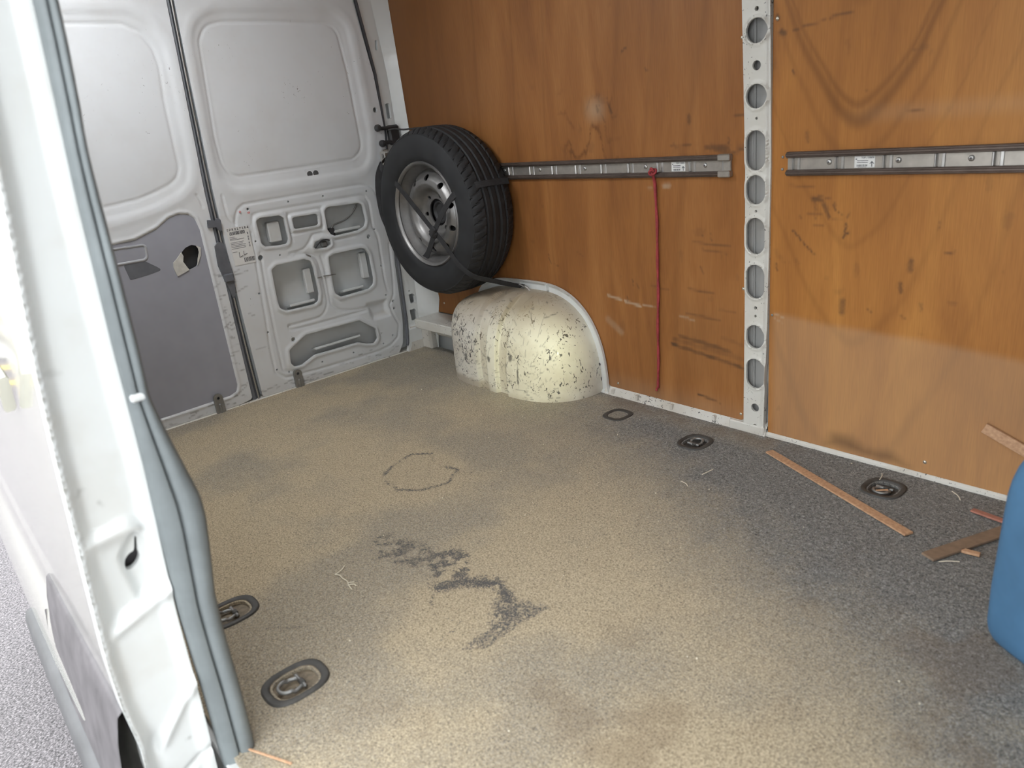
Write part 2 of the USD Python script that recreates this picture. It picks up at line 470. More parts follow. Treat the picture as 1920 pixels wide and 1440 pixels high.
# ------------------------------------------------------------------ the ground outside
solo('ground', rbox(-40, 30, -40, 30, -0.9, -0.62, 0.01), 'asphalt', 'grey speckled asphalt road surface beside the van', 'ground', kind='structure', smooth=False)
for k, x in enumerate((-4.75, -5.5)):
    solo('road_line', rbox(x - 0.06, x + 0.06, -9, -1.2, -0.622, -0.615, 0.001), 'yellow_line',
         ('nearer', 'farther')[k] + ' of two painted yellow lines on the asphalt behind the van', 'road marking', 'yellow lines on the road')
solo('kerb', rbox(-6.3, -6.0, -12, 3, -0.63, -0.5, 0.02), 'kerb_stone', 'added pale stone kerb beyond the yellow road lines for the body side to reflect', 'kerb')  # added mainly for its reflection in the glossy skin

plain('wall_render', (0.62, 0.57, 0.49), 0.85, vary=0.2, scale=3)
gw = Thing('added_reflected_wall', 'added pale rendered wall beyond the kerb for the body side to reflect', 'wall', (-9, -8, -.62))  # unseen wall, added so the glossy skin has something to reflect
gw.part('wall_face', rbox(-9.2, -9.0, -18, 2, -.7, 1.7, .01), 'wall_render')
for k in range(20):
    gw.part('coping_stone', rbox(-9.26, -8.94, -18 + k + .005, -17 + k - .005, 1.7, 1.78, .01), 'kerb_stone')

# ------------------------------------------------------------------ van body out of the frame: roof, bulkhead, outer right skin, left lining
XF, ZT = 3.42, 1.88
solo('ceiling', rbox(-0.08, XF + 0.3, -0.86, 0.97, ZT, ZT + 0.04, 0.01), 'hidden_paint', 'white sheet metal van roof over the load space', 'ceiling', kind='structure')
solo('wall_front', rbox(3.24, 3.28, -0.93, 0.97, -0.02, ZT, 0.01), 'bulkhead_grey', 'dark grey bulkhead panel at the front end of the load space', 'wall', kind='structure')
solo('wall_right', rbox(-0.06, XF, 0.962, 0.985, -0.3, ZT, 0.004), 'hidden_paint', 'white outer body sheet behind the plywood lining', 'wall', kind='structure')

# ------------------------------------------------------------------ floor
CUPS = [  # centre x, y, half x, half y
    (1.822, -0.674, 0.056, 0.069), (1.468, -0.680, 0.056, 0.069), (1.784, 0.752, 0.051, 0.058), (2.362, 0.806, 0.053, 0.056)]


def superell(cx, cy, a, b, p=3.0, n=64):
    t = np.linspace(0, 2 * np.pi, n, endpoint=False)
    c, s = np.cos(t), np.sin(t)
    return np.stack([cx + a * np.sign(c) * np.abs(c) ** (2 / p), cy + b * np.sign(s) * np.abs(s) ** (2 / p)], 1)


def seg(P, a, b):
    a, b = np.array(a), np.array(b)
    d = b - a
    t = np.clip(((P - a) @ d) / (d @ d), 0, 1)
    return np.hypot(*(P - a - t[:, None] * d).T)


FX0, FX1, FY0, FY1 = 0.0, 3.40, -0.845, 0.93
_fp = sbox(FX0, FY0, FX1, FY1)
_fh = [Polygon(superell(c[0], c[1], c[2] * 0.66, c[3] * 0.66)) for c in CUPS]


def floor_h(P):
    return 0.0016 * (fbm2(P[:, 0], P[:, 1], 7, 7, 3) - 0.5)


(fv, ff), fuv = sheet(_fp, _fh, 0.0075, 0.0075, floor_h, lambda u, v, h: np.stack([u, v, h], 1), lip=0.008, edge=0.012)
X, Y = fuv[:, 0], fuv[:, 1]
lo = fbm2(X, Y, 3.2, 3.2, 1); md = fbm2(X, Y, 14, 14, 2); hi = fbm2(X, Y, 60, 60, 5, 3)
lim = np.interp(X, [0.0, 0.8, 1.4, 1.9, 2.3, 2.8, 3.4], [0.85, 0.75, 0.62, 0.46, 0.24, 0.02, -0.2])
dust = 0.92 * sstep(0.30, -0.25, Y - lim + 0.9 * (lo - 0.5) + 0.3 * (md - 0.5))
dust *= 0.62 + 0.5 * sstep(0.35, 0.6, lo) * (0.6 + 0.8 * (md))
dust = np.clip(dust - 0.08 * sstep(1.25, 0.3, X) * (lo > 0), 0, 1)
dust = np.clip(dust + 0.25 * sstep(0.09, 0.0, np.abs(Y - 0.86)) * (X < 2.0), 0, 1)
stain = np.zeros(len(X))
P2 = fuv
# the ring left by a tin
ringl = np.array([(1.137, -0.046), (1.09, 0.03), (1.068, 0.115), (1.124, 0.166), (1.20, 0.125), (1.297, 0.147), (1.348, 0.071), (1.32, -0.01), (1.254, -0.059)])
rl = np.array(Polygon(ringl).buffer(0.03).buffer(-0.03).exterior.coords)
wob = P2 + 0.016 * (np.stack([fbm2(X, Y, 30, 30, 8), fbm2(X, Y, 30, 30, 9)], 1) - 0.5)
d = np.abs(sdist(wob, rl[:-1]))
stain = np.maximum(stain, 0.85 * sstep(0.014, 0.003, d) * sstep(0.30, 0.55, md))
stain = np.maximum(stain, 0.16 * sstep(0.04, -0.02, sdist(wob, rl[:-1])))
# the big worn spill in the middle
for loop, s, th in (([(1.388, -0.279), (1.474, -0.19), (1.58, -0.17), (1.66, -0.17), (1.70, -0.26), (1.567, -0.333)], 0.8, .44),
                ([(1.60, -0.20), (1.68, -0.12), (1.76, -0.13), (1.83, -0.20), (1.78, -0.29), (1.67, -0.27)], 0.9, .42),
                ([(1.74, -0.29), (1.78, -0.20), (1.87, -0.13), (1.96, -0.16), (1.99, -0.20), (1.95, -0.24), (1.90, -0.20), (1.84, -0.24), (1.80, -0.31)], 1.0, .33),
                ([(1.90, -0.21), (1.96, -0.17), (2.03, -0.14), (2.05, -0.16), (2.04, -0.27), (2.03, -0.36), (1.995, -0.37), (1.98, -0.30)], 0.85, .34)):
    sd = sdist(wob, loop)
    stain = np.maximum(stain, s * sstep(0.02, -0.035, sd) * sstep(th, th + 0.12, 0.55 * hi + 0.45 * md))
stain = np.maximum(stain, 0.72 * sstep(0.010, 0.0, sdist(wob, [(1.99, -0.21), (2.045, -0.15), (2.035, -0.23), (2.04, -0.34), (2.005, -0.37), (2.0, -0.30)])))
for a, b, w, s in (((1.80, -0.31), (1.86, -0.345), 0.006, 0.8), ((1.86, -0.345), (1.93, -0.32), 0.005, 0.8), ((1.93, -0.32), (1.95, -0.39), 0.005, 0.7), ((1.93, -0.44), (1.98, -0.40), 0.006, 0.6),
                   ((1.60, -0.64), (1.66, -0.575), 0.012, 0.55), ((1.05, -0.12), (1.16, -0.25), 0.006, 0.35), ((1.12, -0.32), (1.24, -0.22), 0.008, 0.35), ((1.27, -0.31), (1.33, -0.22), 0.006, 0.4)):
    stain = np.maximum(stain, s * sstep(w, w * 0.3, seg(wob, a, b)) * sstep(0.3, 0.5, md))
stain = np.maximum(stain, 0.3 * sstep(0.62, 0.75, 0.5 * hi + 0.5 * md) * sstep(0.5, 0.7, lo))
brown = 0.55 * sstep(0.10, 0.0, np.abs(Y - 0.90)) * sstep(1.2, 1.35, X) * sstep(2.2, 1.9, X) * sstep(0.3, 0.6, md)
brown = np.maximum(brown, 0.3 * sstep(0.12, 0.0, seg(P2, (2.30, -0.45), (2.62, 0.0))) * sstep(0.42, 0.65, 0.5 * md + 0.5 * lo))
brown = np.maximum(brown, 0.35 * sstep(0.52, 0.68, fbm2(X, Y, 9, 9, 31)) * sstep(2.0, 2.6, X - Y * 0.5))
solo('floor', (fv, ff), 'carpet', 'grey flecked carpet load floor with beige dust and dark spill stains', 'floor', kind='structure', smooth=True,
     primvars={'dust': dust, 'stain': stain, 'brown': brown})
solo('rear_sill', rbox(-.12, .012, -.90, .96, -.14, .003, .004), 'strip_paint', 'white rear sill under the two back doors', 'sill', kind='structure')
solo('floor_pan', join([rbox(-0.02, XF, -0.86, 0.96, -0.10, -0.014, 0.003)]), 'hidden_paint', 'white steel floor pan under the carpet', 'floor', kind='structure')

# ------------------------------------------------------------------ plywood lining on the right wall
ARCH_C = (0.885, 0.93, 0.0)
AA, AB, AC, AP = 0.335, 0.256, 0.378, 2.6


def arch_a(dx): return np.where(dx < 0, 0.388, AA)


def arch_p(dx): return AP + 2.4 * sstep(0.05, -0.75, dx)      # the rear end of the box is squarer than the front


def arch_outline(grow=0.0, n=80):
    t = np.linspace(0, np.pi, n)
    dx, dz = np.cos(t), np.sin(t)
    p = arch_p(dx)
    r = ((np.abs(dx) / arch_a(dx)) ** p + (np.abs(dz) / AC) ** p) ** (-1 / p)
    x, z = dx * r, dz * r
    if grow:
        q = Polygon(np.vstack([np.stack([x, z], 1), [(-0.388, -0.3), (AA, -0.3)]])).buffer(grow)
        q = q.intersection(sbox(-2, 0, 2, 2))
        return affinity.translate(q, ARCH_C[0], 0)
    return np.stack([ARCH_C[0] + x, z], 1)


def on_wall(y):
    return lambda u, v, h: np.stack([u, np.full_like(u, y) - h, v], 1)


pa = Polygon([(0.12, 0.19), (0.52, 0.19), (0.52, 0.03), (1.852, 0.03), (1.856, ZT - 0.05), (0.085, ZT - 0.05)]).difference(arch_outline(0.028))
pa = pa.buffer(-0.018).buffer(0.018)
pa = max(pa.geoms, key=lambda g: g.area) if pa.geom_type != 'Polygon' else pa
(av, af), auv = slab(pa, 0.0068, 0.008, on_wall(0.930))
u, v = auv[:, 0], auv[:, 1]


def marks(P, items, seed=3, rough=0.004):
    W = P + rough * 2 * (np.stack([fbm2(P[:, 0], P[:, 1], 45, 45, seed), fbm2(P[:, 0], P[:, 1], 45, 45, seed + 1)], 1) - 0.5)
    m = np.zeros(len(P))
    for a, b, w, s in items:
        m = np.maximum(m, s * sstep(w, w * 0.25, seg(W, a, b)))
    return m


# growth figure: lines of a bent height field
fig = u + 0.10 * np.sin(1.9 * v + 1) * (u - 0.5) + 0.16 * (fbm2(u, v, 1.6, 0.7, 11) - 0.5)
grain_shade = np.zeros(len(u))
for c, w, s in ((0.30, 0.02, .35), (0.42, 0.035, .5), (0.52, 0.016, .35), (0.64, 0.03, .5), (0.70, 0.012, .3), (0.86, 0.014, .35), (1.04, 0.012, .25), (1.38, 0.02, .22), (1.52, 0.015, .2), (1.70, 0.03, .22)):
    grain_shade = np.maximum(grain_shade, s * sstep(w, 0, np.abs(fig - c)) * (0.5 + 0.8 * fbm2(u, v, 3, 1.5, 14)))
grain_shade = np.maximum(grain_shade, 0.75 * sstep(1.05, 0.25, u) * sstep(0.3, 1.2, v) * (0.7 + 0.4 * fbm2(u, v, 5, 0.8, 15)))  # upper rear darkened in the colour to offset the added lamp
# tide marks of dried water
wl = fbm2(u, v, 11, 5, 21, 5) + 2.2 * (v - 0.95)
win_ = sstep(0.17, 0.09, np.abs(u - 1.235)) * sstep(0.17, 0.08, np.abs(v - 0.985))
for c in (0.40, 0.62, 0.86):
    grain_shade = np.maximum(grain_shade, 0.75 * sstep(0.035, 0.0, np.abs(wl - c)) * win_ * sstep(0.3, 0.6, fbm2(u, v, 20, 10, 22)))
sc = [((1.565, 0.252), (1.852, 0.215), 0.010, .8), ((1.60, 0.287), (1.80, 0.262), 0.012, .6), ((1.575, 0.27), (1.85, 0.245), 0.014, .4), ((1.63, 0.37), (1.76, 0.362), 0.007, .5), ((1.64, 0.455), (1.74, 0.452), 0.006, .5), ((1.66, 0.612), (1.80, 0.607), 0.005, .5),
      ((1.70, 0.59), (1.79, 0.583), 0.005, .4), ((1.70, 0.643), (1.70, 0.625), .004, .6), ((1.73, 0.64), (1.735, 0.62), .004, .5), ((1.69, 0.535), (1.70, 0.515), .005, .5), ((1.76, 0.40), (1.82, 0.395), .006, .4),
      ((1.67, 0.085), (1.73, 0.078), .006, .8), ((1.73, 0.078), (1.76, 0.072), .004, .6), ((1.40, 0.468), (1.402, 0.446), .004, .6), ((1.42, 0.455), (1.425, 0.435), .004, .5), ((1.37, 0.40), (1.372, 0.385), .004, .5),
      ((1.585, 0.913), (1.665, 0.910), .005, .6), ((1.60, 0.925), (1.61, 0.905), .004, .4), ((1.40, 1.21), (1.42, 1.222), .004, .7), ((1.495, 1.15), (1.505, 1.143), .004, .6), ((1.33, 1.08), (1.34, 1.03), .004, .5),
      ((1.34, 1.045), (1.345, 1.03), .007, .5), ((1.66, 1.0), (1.66, 0.98), .010, .55), ((1.28, 1.055), (1.285, 1.04), .009, .6), ((1.72, 0.905), (1.80, 0.888), .010, .55), ((1.74, 0.905), (1.79, 0.90), .014, .6), ((1.80, 0.93), (1.80, 0.89), .004, .6), ((1.81, 0.888), (1.85, 0.895), .005, .6), ((1.82, 0.99), (1.85, 0.987), .005, .5),
      ((0.97, 0.53), (0.985, 0.49), .004, .5), ((1.0, 0.49), (1.025, 0.487), .004, .5), ((1.13, 0.55), (1.16, 0.53), .003, .3), ((1.77, 0.305), (1.852, 0.29), .012, .3), ((1.48, 0.45), (1.56, 0.445), .005, .3)]
scuff = marks(auv, sc) * (0.35 + 0.9 * fbm2(u, v, 40, 40, 24, 3))
scuff = np.maximum(scuff, 0.28 * sstep(0.22, 0.05, np.abs(v - 0.27)) * sstep(1.54, 1.66, u) * fbm2(u, v, 9, 9, 26))
scuff = np.maximum(scuff, 0.30 * sstep(0.035, 0.0, np.abs(v - 0.893)) * sstep(1.5, 1.75, u) * sstep(0.45, 0.7, fbm2(u, v, 60, 60, 27, 3)))
scuff = np.maximum(scuff, 0.15 * sstep(0.69, 0.75, fbm2(u, v, 26, 14, 28)))
pale = marks(auv, [((1.275, 0.394), (1.34, 0.385), .007, .7), ((1.36, 0.381), (1.43, 0.372), .007, .7), ((1.44, 0.378), (1.50, 0.374), .004, .5), ((1.60, 0.355), (1.66, 0.352), .005, .5),
                   ((1.27, 0.30), (1.33, 0.26), .02, .25), ((1.555, 0.79), (1.575, 0.79), .012, .5), ((1.49, 0.785), (1.50, 0.785), .008, .3)], 41) * (0.4 + 0.9 * fbm2(u, v, 50, 50, 42, 3))
pale = np.maximum(pale, 0.22 * sstep(0.10, 0.0, v - 0.03) * fbm2(u, v, 5, 9, 43))
pale = np.maximum(pale, 0.35 * sstep(0.06, 0.0, np.abs(v - 1.045)) * sstep(0.07, 0.0, np.abs(u - 1.27)))
ply1 = Thing('plywood_panel', 'orange-brown plywood lining behind the spare tyre, left of the white pillar', 'plywood panel', (0.12, 0.93, 0.03), 'plywood wall linings')
ply1.part('board', (av, af), 'ply_rear', primvars={'grain_shade': np.clip(grain_shade, 0, 1), 'scuff': np.clip(scuff, 0, .9), 'pale': pale}, smooth=False)

pb = Polygon([(1.938, 0.012), (3.23, 0.012), (3.23, ZT - 0.05), (1.942, ZT - 0.05)])
(bv, bf), buv = slab(pb, 0.0062, 0.008, on_wall(0.930))
u, v = buv[:, 0], buv[:, 1]
wv = v + 0.10 * (fbm2(u, v, 2.2, 1.6, 51) - 0.5)
uu = u + 0.16 * (fbm2(u, v, 1.8, 1.2, 52) - 0.5)
g1 = (wv - 0.94) - 3.8 * np.abs(uu - 2.19) ** 1.6
grain_shade = np.zeros(len(u))
for c, w, s in ((-0.10, 0.03, .30), (0.0, 0.035, .62), (0.04, 0.02, .5), (0.30, 0.03, .25), (-0.32, 0.02, .22), (0.55, 0.04, .2), (-0.6, 0.03, .2), (-1.0, 0.05, .2)):
    grain_shade = np.maximum(grain_shade, s * sstep(w, 0, np.abs(g1 - c)) * (0.5 + 0.8 * fbm2(u, v, 4, 2, 53)))
spots = [((2.34, 0.60), (2.34, 0.575), .011, .6), ((2.318, 0.54), (2.318, 0.515), .008, .65), ((2.165, 0.475), (2.163, 0.44), .012, .6), ((2.045, 0.93), (2.05, 0.905), .008, .4), ((2.20, 1.02), (2.205, 1.02), .004, .4)]
sc = spots + [((2.01, 0.665), (2.075, 0.60), .004, .75), ((2.165, 0.69), (2.16, 0.65), .005, .8), ((2.16, 0.655), (2.172, 0.665), .006, .8), ((2.168, 0.70), (2.172, 0.72), .003, .5), ((2.13, 0.74), (2.133, 0.725), .006, .6),
      ((2.07, 0.755), (2.095, 0.75), .010, .75), ((2.10, 0.74), (2.108, 0.725), .010, .7), ((2.108, 0.72), (2.115, 0.705), .008, .7), ((2.08, 0.765), (2.115, 0.755), .004, .5), ((2.075, 0.75), (2.078, 0.70), .004, .4), ((2.05, 0.715), (2.095, 0.712), .003, .4),
      ((2.0, 0.79), (2.07, 0.785), .004, .4), ((2.07, 0.68), (2.10, 0.68), .003, .4), ((2.03, 0.705), (2.035, 0.70), .006, .4), ((2.42, 0.625), (2.44, 0.63), .004, .6), ((2.14, 0.72), (2.155, 0.71), .003, .5), ((2.125, 0.70), (2.155, 0.703), .003, .3),
      ((2.235, 0.46), (2.245, 0.45), .004, .5), ((2.37, 0.49), (2.375, 0.475), .006, .4), ((2.44, 0.50), (2.45, 0.50), .008, .3), ((2.32, 0.455), (2.335, 0.445), .004, .4), ((1.958, 0.565), (1.963, 0.545), .004, .5), ((2.40, 0.68), (2.40, 0.70), .004, .4),
      ((2.31, 1.105), (2.35, 1.108), .003, .6), ((2.30, 0.965), (2.345, 0.965), .003, .6), ((2.10, 1.205), (2.155, 1.21), .005, .6), ((2.0, 1.19), (2.09, 1.203), .004, .5), ((2.0, 1.09), (2.004, 1.08), .004, .6), ((1.952, 1.23), (1.954, 1.225), .008, .9), ((1.965, 1.19), (1.975, 1.185), .012, .8)]
scuff = marks(buv, sc, 61) * (0.45 + 0.8 * fbm2(u, v, 50, 50, 62, 3))
tide = sstep(0.02, -0.03, sdist(buv + 0.03 * (np.stack([fbm2(u, v, 12, 12, 63), fbm2(u, v, 12, 12, 64)], 1) - .5), [(2.13, 0.02), (2.15, 0.07), (2.21, 0.075), (2.25, 0.05), (2.33, 0.055), (2.38, 0.02)]))
scuff = np.maximum(scuff, 0.55 * tide)
scuff = np.maximum(scuff, 0.15 * sstep(0.70, 0.76, fbm2(u, v, 20, 14, 65)))
pale = 0.35 * sstep(0.0, -0.03, (v - (0.425 - 0.05 * (u - 1.95))) + 0.02 * (fbm2(u, v, 8, 8, 66) - .5)) * sstep(1.93, 1.97, u) * 0.6
pale = np.maximum(pale, 0.10 * sstep(0.035, 0.0, np.abs(v - 0.955 - .02 * fbm2(u, v, 6, 6, 68))) * sstep(2.1, 2.3, u))
pale = np.maximum(pale, marks(buv, [((1.955, 0.41), (1.99, 0.40), .004, .5), ((1.955, 0.395), (1.985, 0.385), .004, .4)], 67))
ply2 = Thing('plywood_panel', 'golden plywood lining with a V-shaped growth figure, right of the white pillar', 'plywood panel', (1.94, 0.93, 0.02), 'plywood wall linings')
ply2.part('board', (bv, bf), 'ply_front', primvars={'grain_shade': np.clip(grain_shade, 0, 1), 'scuff': np.clip(scuff, 0, .85), 'pale': pale}, smooth=False)


def dome_head(x, z, r=0.006, y=0.93, h=0.003):
    a = np.linspace(0, np.pi / 2, 6)
    v, f = lathe(np.stack([r * np.cos(a), h * np.sin(a)], 1), 16)
    return xform((v, f), WALLFACE, (x, y, z))


for x, z in ((1.846, 1.193), (1.848, 0.477), (1.838, 0.052), (0.20, 0.24), (1.30, 0.05)):
    ply1.part('screw', dome_head(x, z, 0.005), 'screw_metal')
for x, z in ((1.953, 1.225), (2.415, 0.047), (1.948, 0.405), (1.975, 0.868), (1.974, 0.835), (3.2, 0.05)):
    ply2.part('screw', dome_head(x, z, 0.0055 if z > 1 or z < .1 else 0.004), 'screw_metal' if z > 1 or z < .1 else 'dull_steel')

# ------------------------------------------------------------------ white strip at the foot of the right wall
bpts = np.linspace(1.235, 1.935, 120)
edge_w = 0.004 * (fbm2(bpts, bpts * 0, 40, 1, 71) - 0.5)
V = np.zeros((120, 4, 3))
for j, (dy, z) in enumerate(((0.0, 0.036), (0.0, 0.030), (-0.012, 0.006), (-0.016, -0.004))):
    V[:, j] = np.stack([bpts, 0.930 + dy + (edge_w if j > 1 else 0 * bpts), np.full(120, z)], 1)
V[:, 0, 1] += 0.02
trim_r = Thing('baseboard_right', 'chipped white metal strip along the foot of the plywood wall', 'baseboard', (1.235, 0.93, 0), kind='structure')
trim_r.part('strip', grid_mesh(V), 'strip_paint', smooth=20)
V = np.zeros((160, 4, 3)); bx_ = np.linspace(1.93, XF, 160)
ew = 0.004 * (fbm2(bx_, bx_ * 0, 40, 1, 72) - 0.5)
for j, (dy, z) in enumerate(((0.02, 0.015), (-0.002, 0.013), (-0.007, 0.007), (-0.009, -0.004))):
    V[:, j] = np.stack([bx_, 0.930 + dy + (ew if j > 1 else 0 * bx_), np.full(160, z)], 1)
trim_r.part('strip', grid_mesh(V), 'strip_paint', smooth=20)
for x in (1.28, 1.40, 1.56, 1.74):
    trim_r.part('clip', rbox(x - 0.006, x + 0.006, 0.914, 0.931, 0.006, 0.026, 0.002), 'strip_paint')

# ------------------------------------------------------------------ the perforated white pillar
pil = Thing('trim_1', 'white perforated steel wall pillar between the two plywood panels', 'pillar', (1.897, 0.925, 0), kind='structure')
hs = [(1.258, .006, .006), (1.204, .033, .032), (1.116, .013, .013), (1.036, .0335, .0325), (.977, .004, .004), (.890, .0555, .0315), (.780, .042, .0315), (.718, .004, .004), (.645, .054, .031), (.507, .0525, .031),
      (.425, .005, .005), (.399, .004, .004), (.332, .038, .030), (.210, .0495, .030), (.093, .014, .014), (.028, .0075, .0075), (1.36, .05, .031), (1.50, .05, .031), (1.66, .033, .031)]
hp, big = [], []
for z, hh_, hw_ in hs:
    c = Point(1.899, z) if hh_ <= hw_ + .002 else LineString([(1.898, z - hh_ + hw_), (1.898, z + hh_ - hw_)])
    q = c.buffer(hw_, 16)
    hp.append(q)
    if hw_ > .02:
        big.append(np.array(q.exterior.coords)[:-1])
hp.append(Point(1.902, -0.002).buffer(.015, 16))
pout = Polygon([(1.856, -0.012), (1.924, -0.012), (1.936, 0.4), (1.942, 0.85), (1.936, 1.28), (1.930, ZT), (1.852, ZT), (1.853, 1.28), (1.863, 0.85), (1.861, 0.4)])
hp = [q.intersection(pout.buffer(-0.003)) for q in hp]


def pil_h(P):
    h = np.zeros(len(P))
    for b in big:
        near = np.hypot(*(P - b.mean(0)).T) < .1
        s = sdist(P[near], b)
        h[near] += 0.0045 * np.exp(-((s - 0.003) / 0.0035) ** 2)
    h -= 0.006 * sstep(0.010, 0.004, np.interp(P[:, 1], [0, .4, .85, 1.28, 1.88], [1.924, 1.936, 1.942, 1.936, 1.930]) - P[:, 0])
    return h


(m, uv) = sheet(pout, hp, 0.0045, 0.004, pil_h, on_wall(0.917), lip=0.008, edge=0.016)
pil.part('pierced_plate', m, 'pillar_paint', smooth=40)
pil.part('inner_channel', join([rbox(1.855, 1.942, 0.950, 0.954, -0.02, ZT, .001), rbox(1.872, 1.880, 0.942, 0.952, -0.02, ZT, .003), rbox(1.908, 1.922, 0.945, 0.952, 0.4, 1.0, .003)]), 'channel_shade')
pil.part('foot', join([rbox(1.80, 1.932, 0.915, 0.93, -0.006, 0.03, .004)]), 'strip_paint')

# ------------------------------------------------------------------ lashing rails
def rail(x0, x1, ribs, bolts, label, stickers, cap_end=None):
    t = Thing('lashing_rail', label, 'rail', (x0, 0.93, 0.85), 'lashing rails on the plywood')
    t.part('back_plate', rbox(x0, x1, 0.9265, 0.930, 0.826, 0.874, .0005), 'aluminium')
    for nm, z0, z1 in (('upper_flange', 0.866, 0.882), ('lower_flange', 0.818, 0.834)):
        t.part(nm, join([rbox(x0, x1, 0.915, 0.930, z0, z1, .002), rbox(x0, x1, 0.911, 0.916, z0 + .004, z1 - .004, .002)]), 'rail_edge')
    for x in ribs:
        t.part('rib', join([rbox(x - 0.0035, x + 0.0035, 0.9175, 0.928, 0.833, 0.867, .0025), rbox(x + 0.012, x + 0.02, 0.9245, 0.9275, 0.833, 0.867, .001)]), 'steel')
    for x in bolts:
        a = np.linspace(0, np.pi / 2, 6)
        b = t.part('bolt', xform(lathe(np.stack([.0075 * np.cos(a), .005 * np.sin(a)], 1), 20), WALLFACE, (x, 0.9268, 0.852)), 'steel')
        t.part('socket', xform(lathe([(.0001, .0052), (.0026, .0052), (.0030, .0046)], 6), WALLFACE, (x, 0.9268, 0.852)), 'ink', parent=b)
    for x in stickers:
        s = t.part('sticker', rbox(x - 0.0265, x + 0.0265, 0.9255, 0.9268, 0.8355, 0.8645, .0003), 'sticker', label='white maker\'s label with barcode and up arrow')
        y = 0.9256
        tx = vf(meshkit.text_mesh('TOP / OBEN', 0.0042, 0.0004, True))
        w = tx[0][:, 0].max()
        t.part('lettering', xform(tx, WALLFACE, (x + 0.024 - w, y, 0.8585)), 'ink', parent=s)
        bars, q = [], x - 0.020
        r2 = np.random.default_rng(5)
        while q < x + 0.008:
            w = r2.choice([.0005, .0009, .0014])
            bars.append(rbox(q, q + w, y - .0003, y + .0003, 0.8385, 0.8435, .0001)); q += w + r2.choice([.0005, .0009])
        t.part('barcode', join(bars), 'ink', parent=s)
        rows = [rbox(x - .02, x + .008, y - .0003, y + .0003, .8475, .849, .0001), rbox(x - .02, x + .009, y - .0003, y + .0003, .852, .8537, .0001), rbox(x - .0235, x - .020, y - .0003, y + .0003, .8555, .8585, .0001), rbox(x - .018, x + .005, y - .0003, y + .0003, .8365, .8373, .0001)]
        t.part('print', join(rows), 'ink', parent=s)
        ar = Polygon([(.0, .014), (.006, .0075), (.0035, .0075), (.001, .0105), (.001, 0), (-.001, 0), (-.001, .0105), (-.0035, .0075), (-.006, .0075)])
        t.part('arrow', xform(extrude(ar, .0004), WALLFACE, (x + .019, y, .8375)), 'ink', parent=s)
    if cap_end:
        x = cap_end
        t.part('end_cap', join([rbox(x - .004, x + .022, .919, .9295, .833, .867, .002), rbox(x - .018, x + .024, .9085, .930, .864, .8835, .003), rbox(x - .018, x + .024, .9085, .930, .8165, .836, .003)]), 'aluminium')
    return t


rail(0.64, 1.80, [0.671, 0.795, 0.919, 1.043, 1.166, 1.29, 1.413, 1.537, 1.663, 1.785], [0.765, 0.972, 1.208, 1.485, 1.718],
     'steel lashing rail ending behind the spare tyre, left of the pillar', [1.617], cap_end=1.79)
rail(1.992, 3.22, [2.010, 2.134, 2.259, 2.382, 2.506, 2.63, 2.754, 2.878, 3.0, 3.125], [2.113, 2.293, 2.458, 2.70, 2.95],
     'steel lashing rail on the golden plywood, right of the pillar', [2.208])

# red cord tied to the rail
cord = Thing('red_cord', 'thin red cord hanging from the lashing rail almost to the floor', 'cord', (1.52, 0.91, 0.84))
for k, (dx, r) in enumerate(((0.0, .0042), (0.004, .0034))):
    zz = np.linspace(0.836, 0.075 + 0.01 * k, 70)
    xx = np.interp(zz, [0.075, 0.25, 0.56, 0.836], [1.499, 1.508, 1.5235, 1.527]) + dx * np.sin(zz * 26 + k * 3)
    yy = np.interp(zz, [0.075, 0.80, 0.836], [0.9245, 0.921, 0.907])
    cord.part('strand', tube(np.stack([xx, yy, zz], 1), r, 8, up=(0, 1, 0)), 'red_cord', smooth=True)
t = np.linspace(0, 2 * np.pi, 60)
cord.part('knot', tube(np.stack([1.529 + (.010 + .004 * np.cos(3 * t)) * np.cos(2 * t), 0.906 + .005 * np.sin(3 * t), 0.838 + (.009 + .003 * np.cos(3 * t)) * np.sin(2 * t)], 1), .0035, 8, closed=True), 'red_cord', smooth=True)
cord.part('tail', tube(spline([(1.499, .924, .08), (1.494, .922, .07), (1.493, .922, .063)], 10), .004, 8, up=(0, 1, 0)), 'red_cord', smooth=True)

# ------------------------------------------------------------------ wheel arch
arch = Thing('wheel_arch', 'scratched dirty cream wheel arch box with two pressed grooves', 'wheel arch', (0.885, 0.93, 0))
NP_, NE = 420, 110
ph = np.linspace(0, np.pi, NP_)
ph = ph - 0.10 * np.sin(2 * ph)
el = np.linspace(0, np.pi / 2, NE)
PH, EL = np.meshgrid(ph, el, indexing='ij')
dx, dy, dz = np.cos(PH) * np.cos(EL), -np.sin(PH) * np.cos(EL), np.sin(EL)
PW = arch_p(dx)
r = ((np.abs(dx) / arch_a(dx)) ** PW + (np.abs(dy) / AB) ** PW + (np.abs(dz) / AC) ** PW) ** (-1 / PW)
Pp = np.stack([dx * r, dy * r, dz * r], -1)
nrm = np.stack([np.sign(dx) * np.abs(Pp[..., 0]) ** (AP - 1) / AA ** AP, np.sign(dy) * np.abs(Pp[..., 1]) ** (AP - 1) / AB ** AP, np.abs(Pp[..., 2]) ** (AP - 1) / AC ** AP], -1)
nrm /= np.linalg.norm(nrm, axis=-1, keepdims=True)
Xw = Pp[..., 0] + ARCH_C[0]
band = lambda a, b: sstep(a - .004, a + .003, Xw) * sstep(b + .006, b - .006, Xw)
fade = sstep(-0.05, -0.13, Pp[..., 1])
dep = 0.018 * np.maximum(band(0.752, 0.812), band(0.868, 0.932)) * fade
dep = dep + 0.004 * (fbm2(Xw.ravel(), (Pp[..., 2] + Pp[..., 1]).ravel(), 7, 7, 81).reshape(Xw.shape) - 0.5)
Pp = Pp - nrm * dep[..., None]
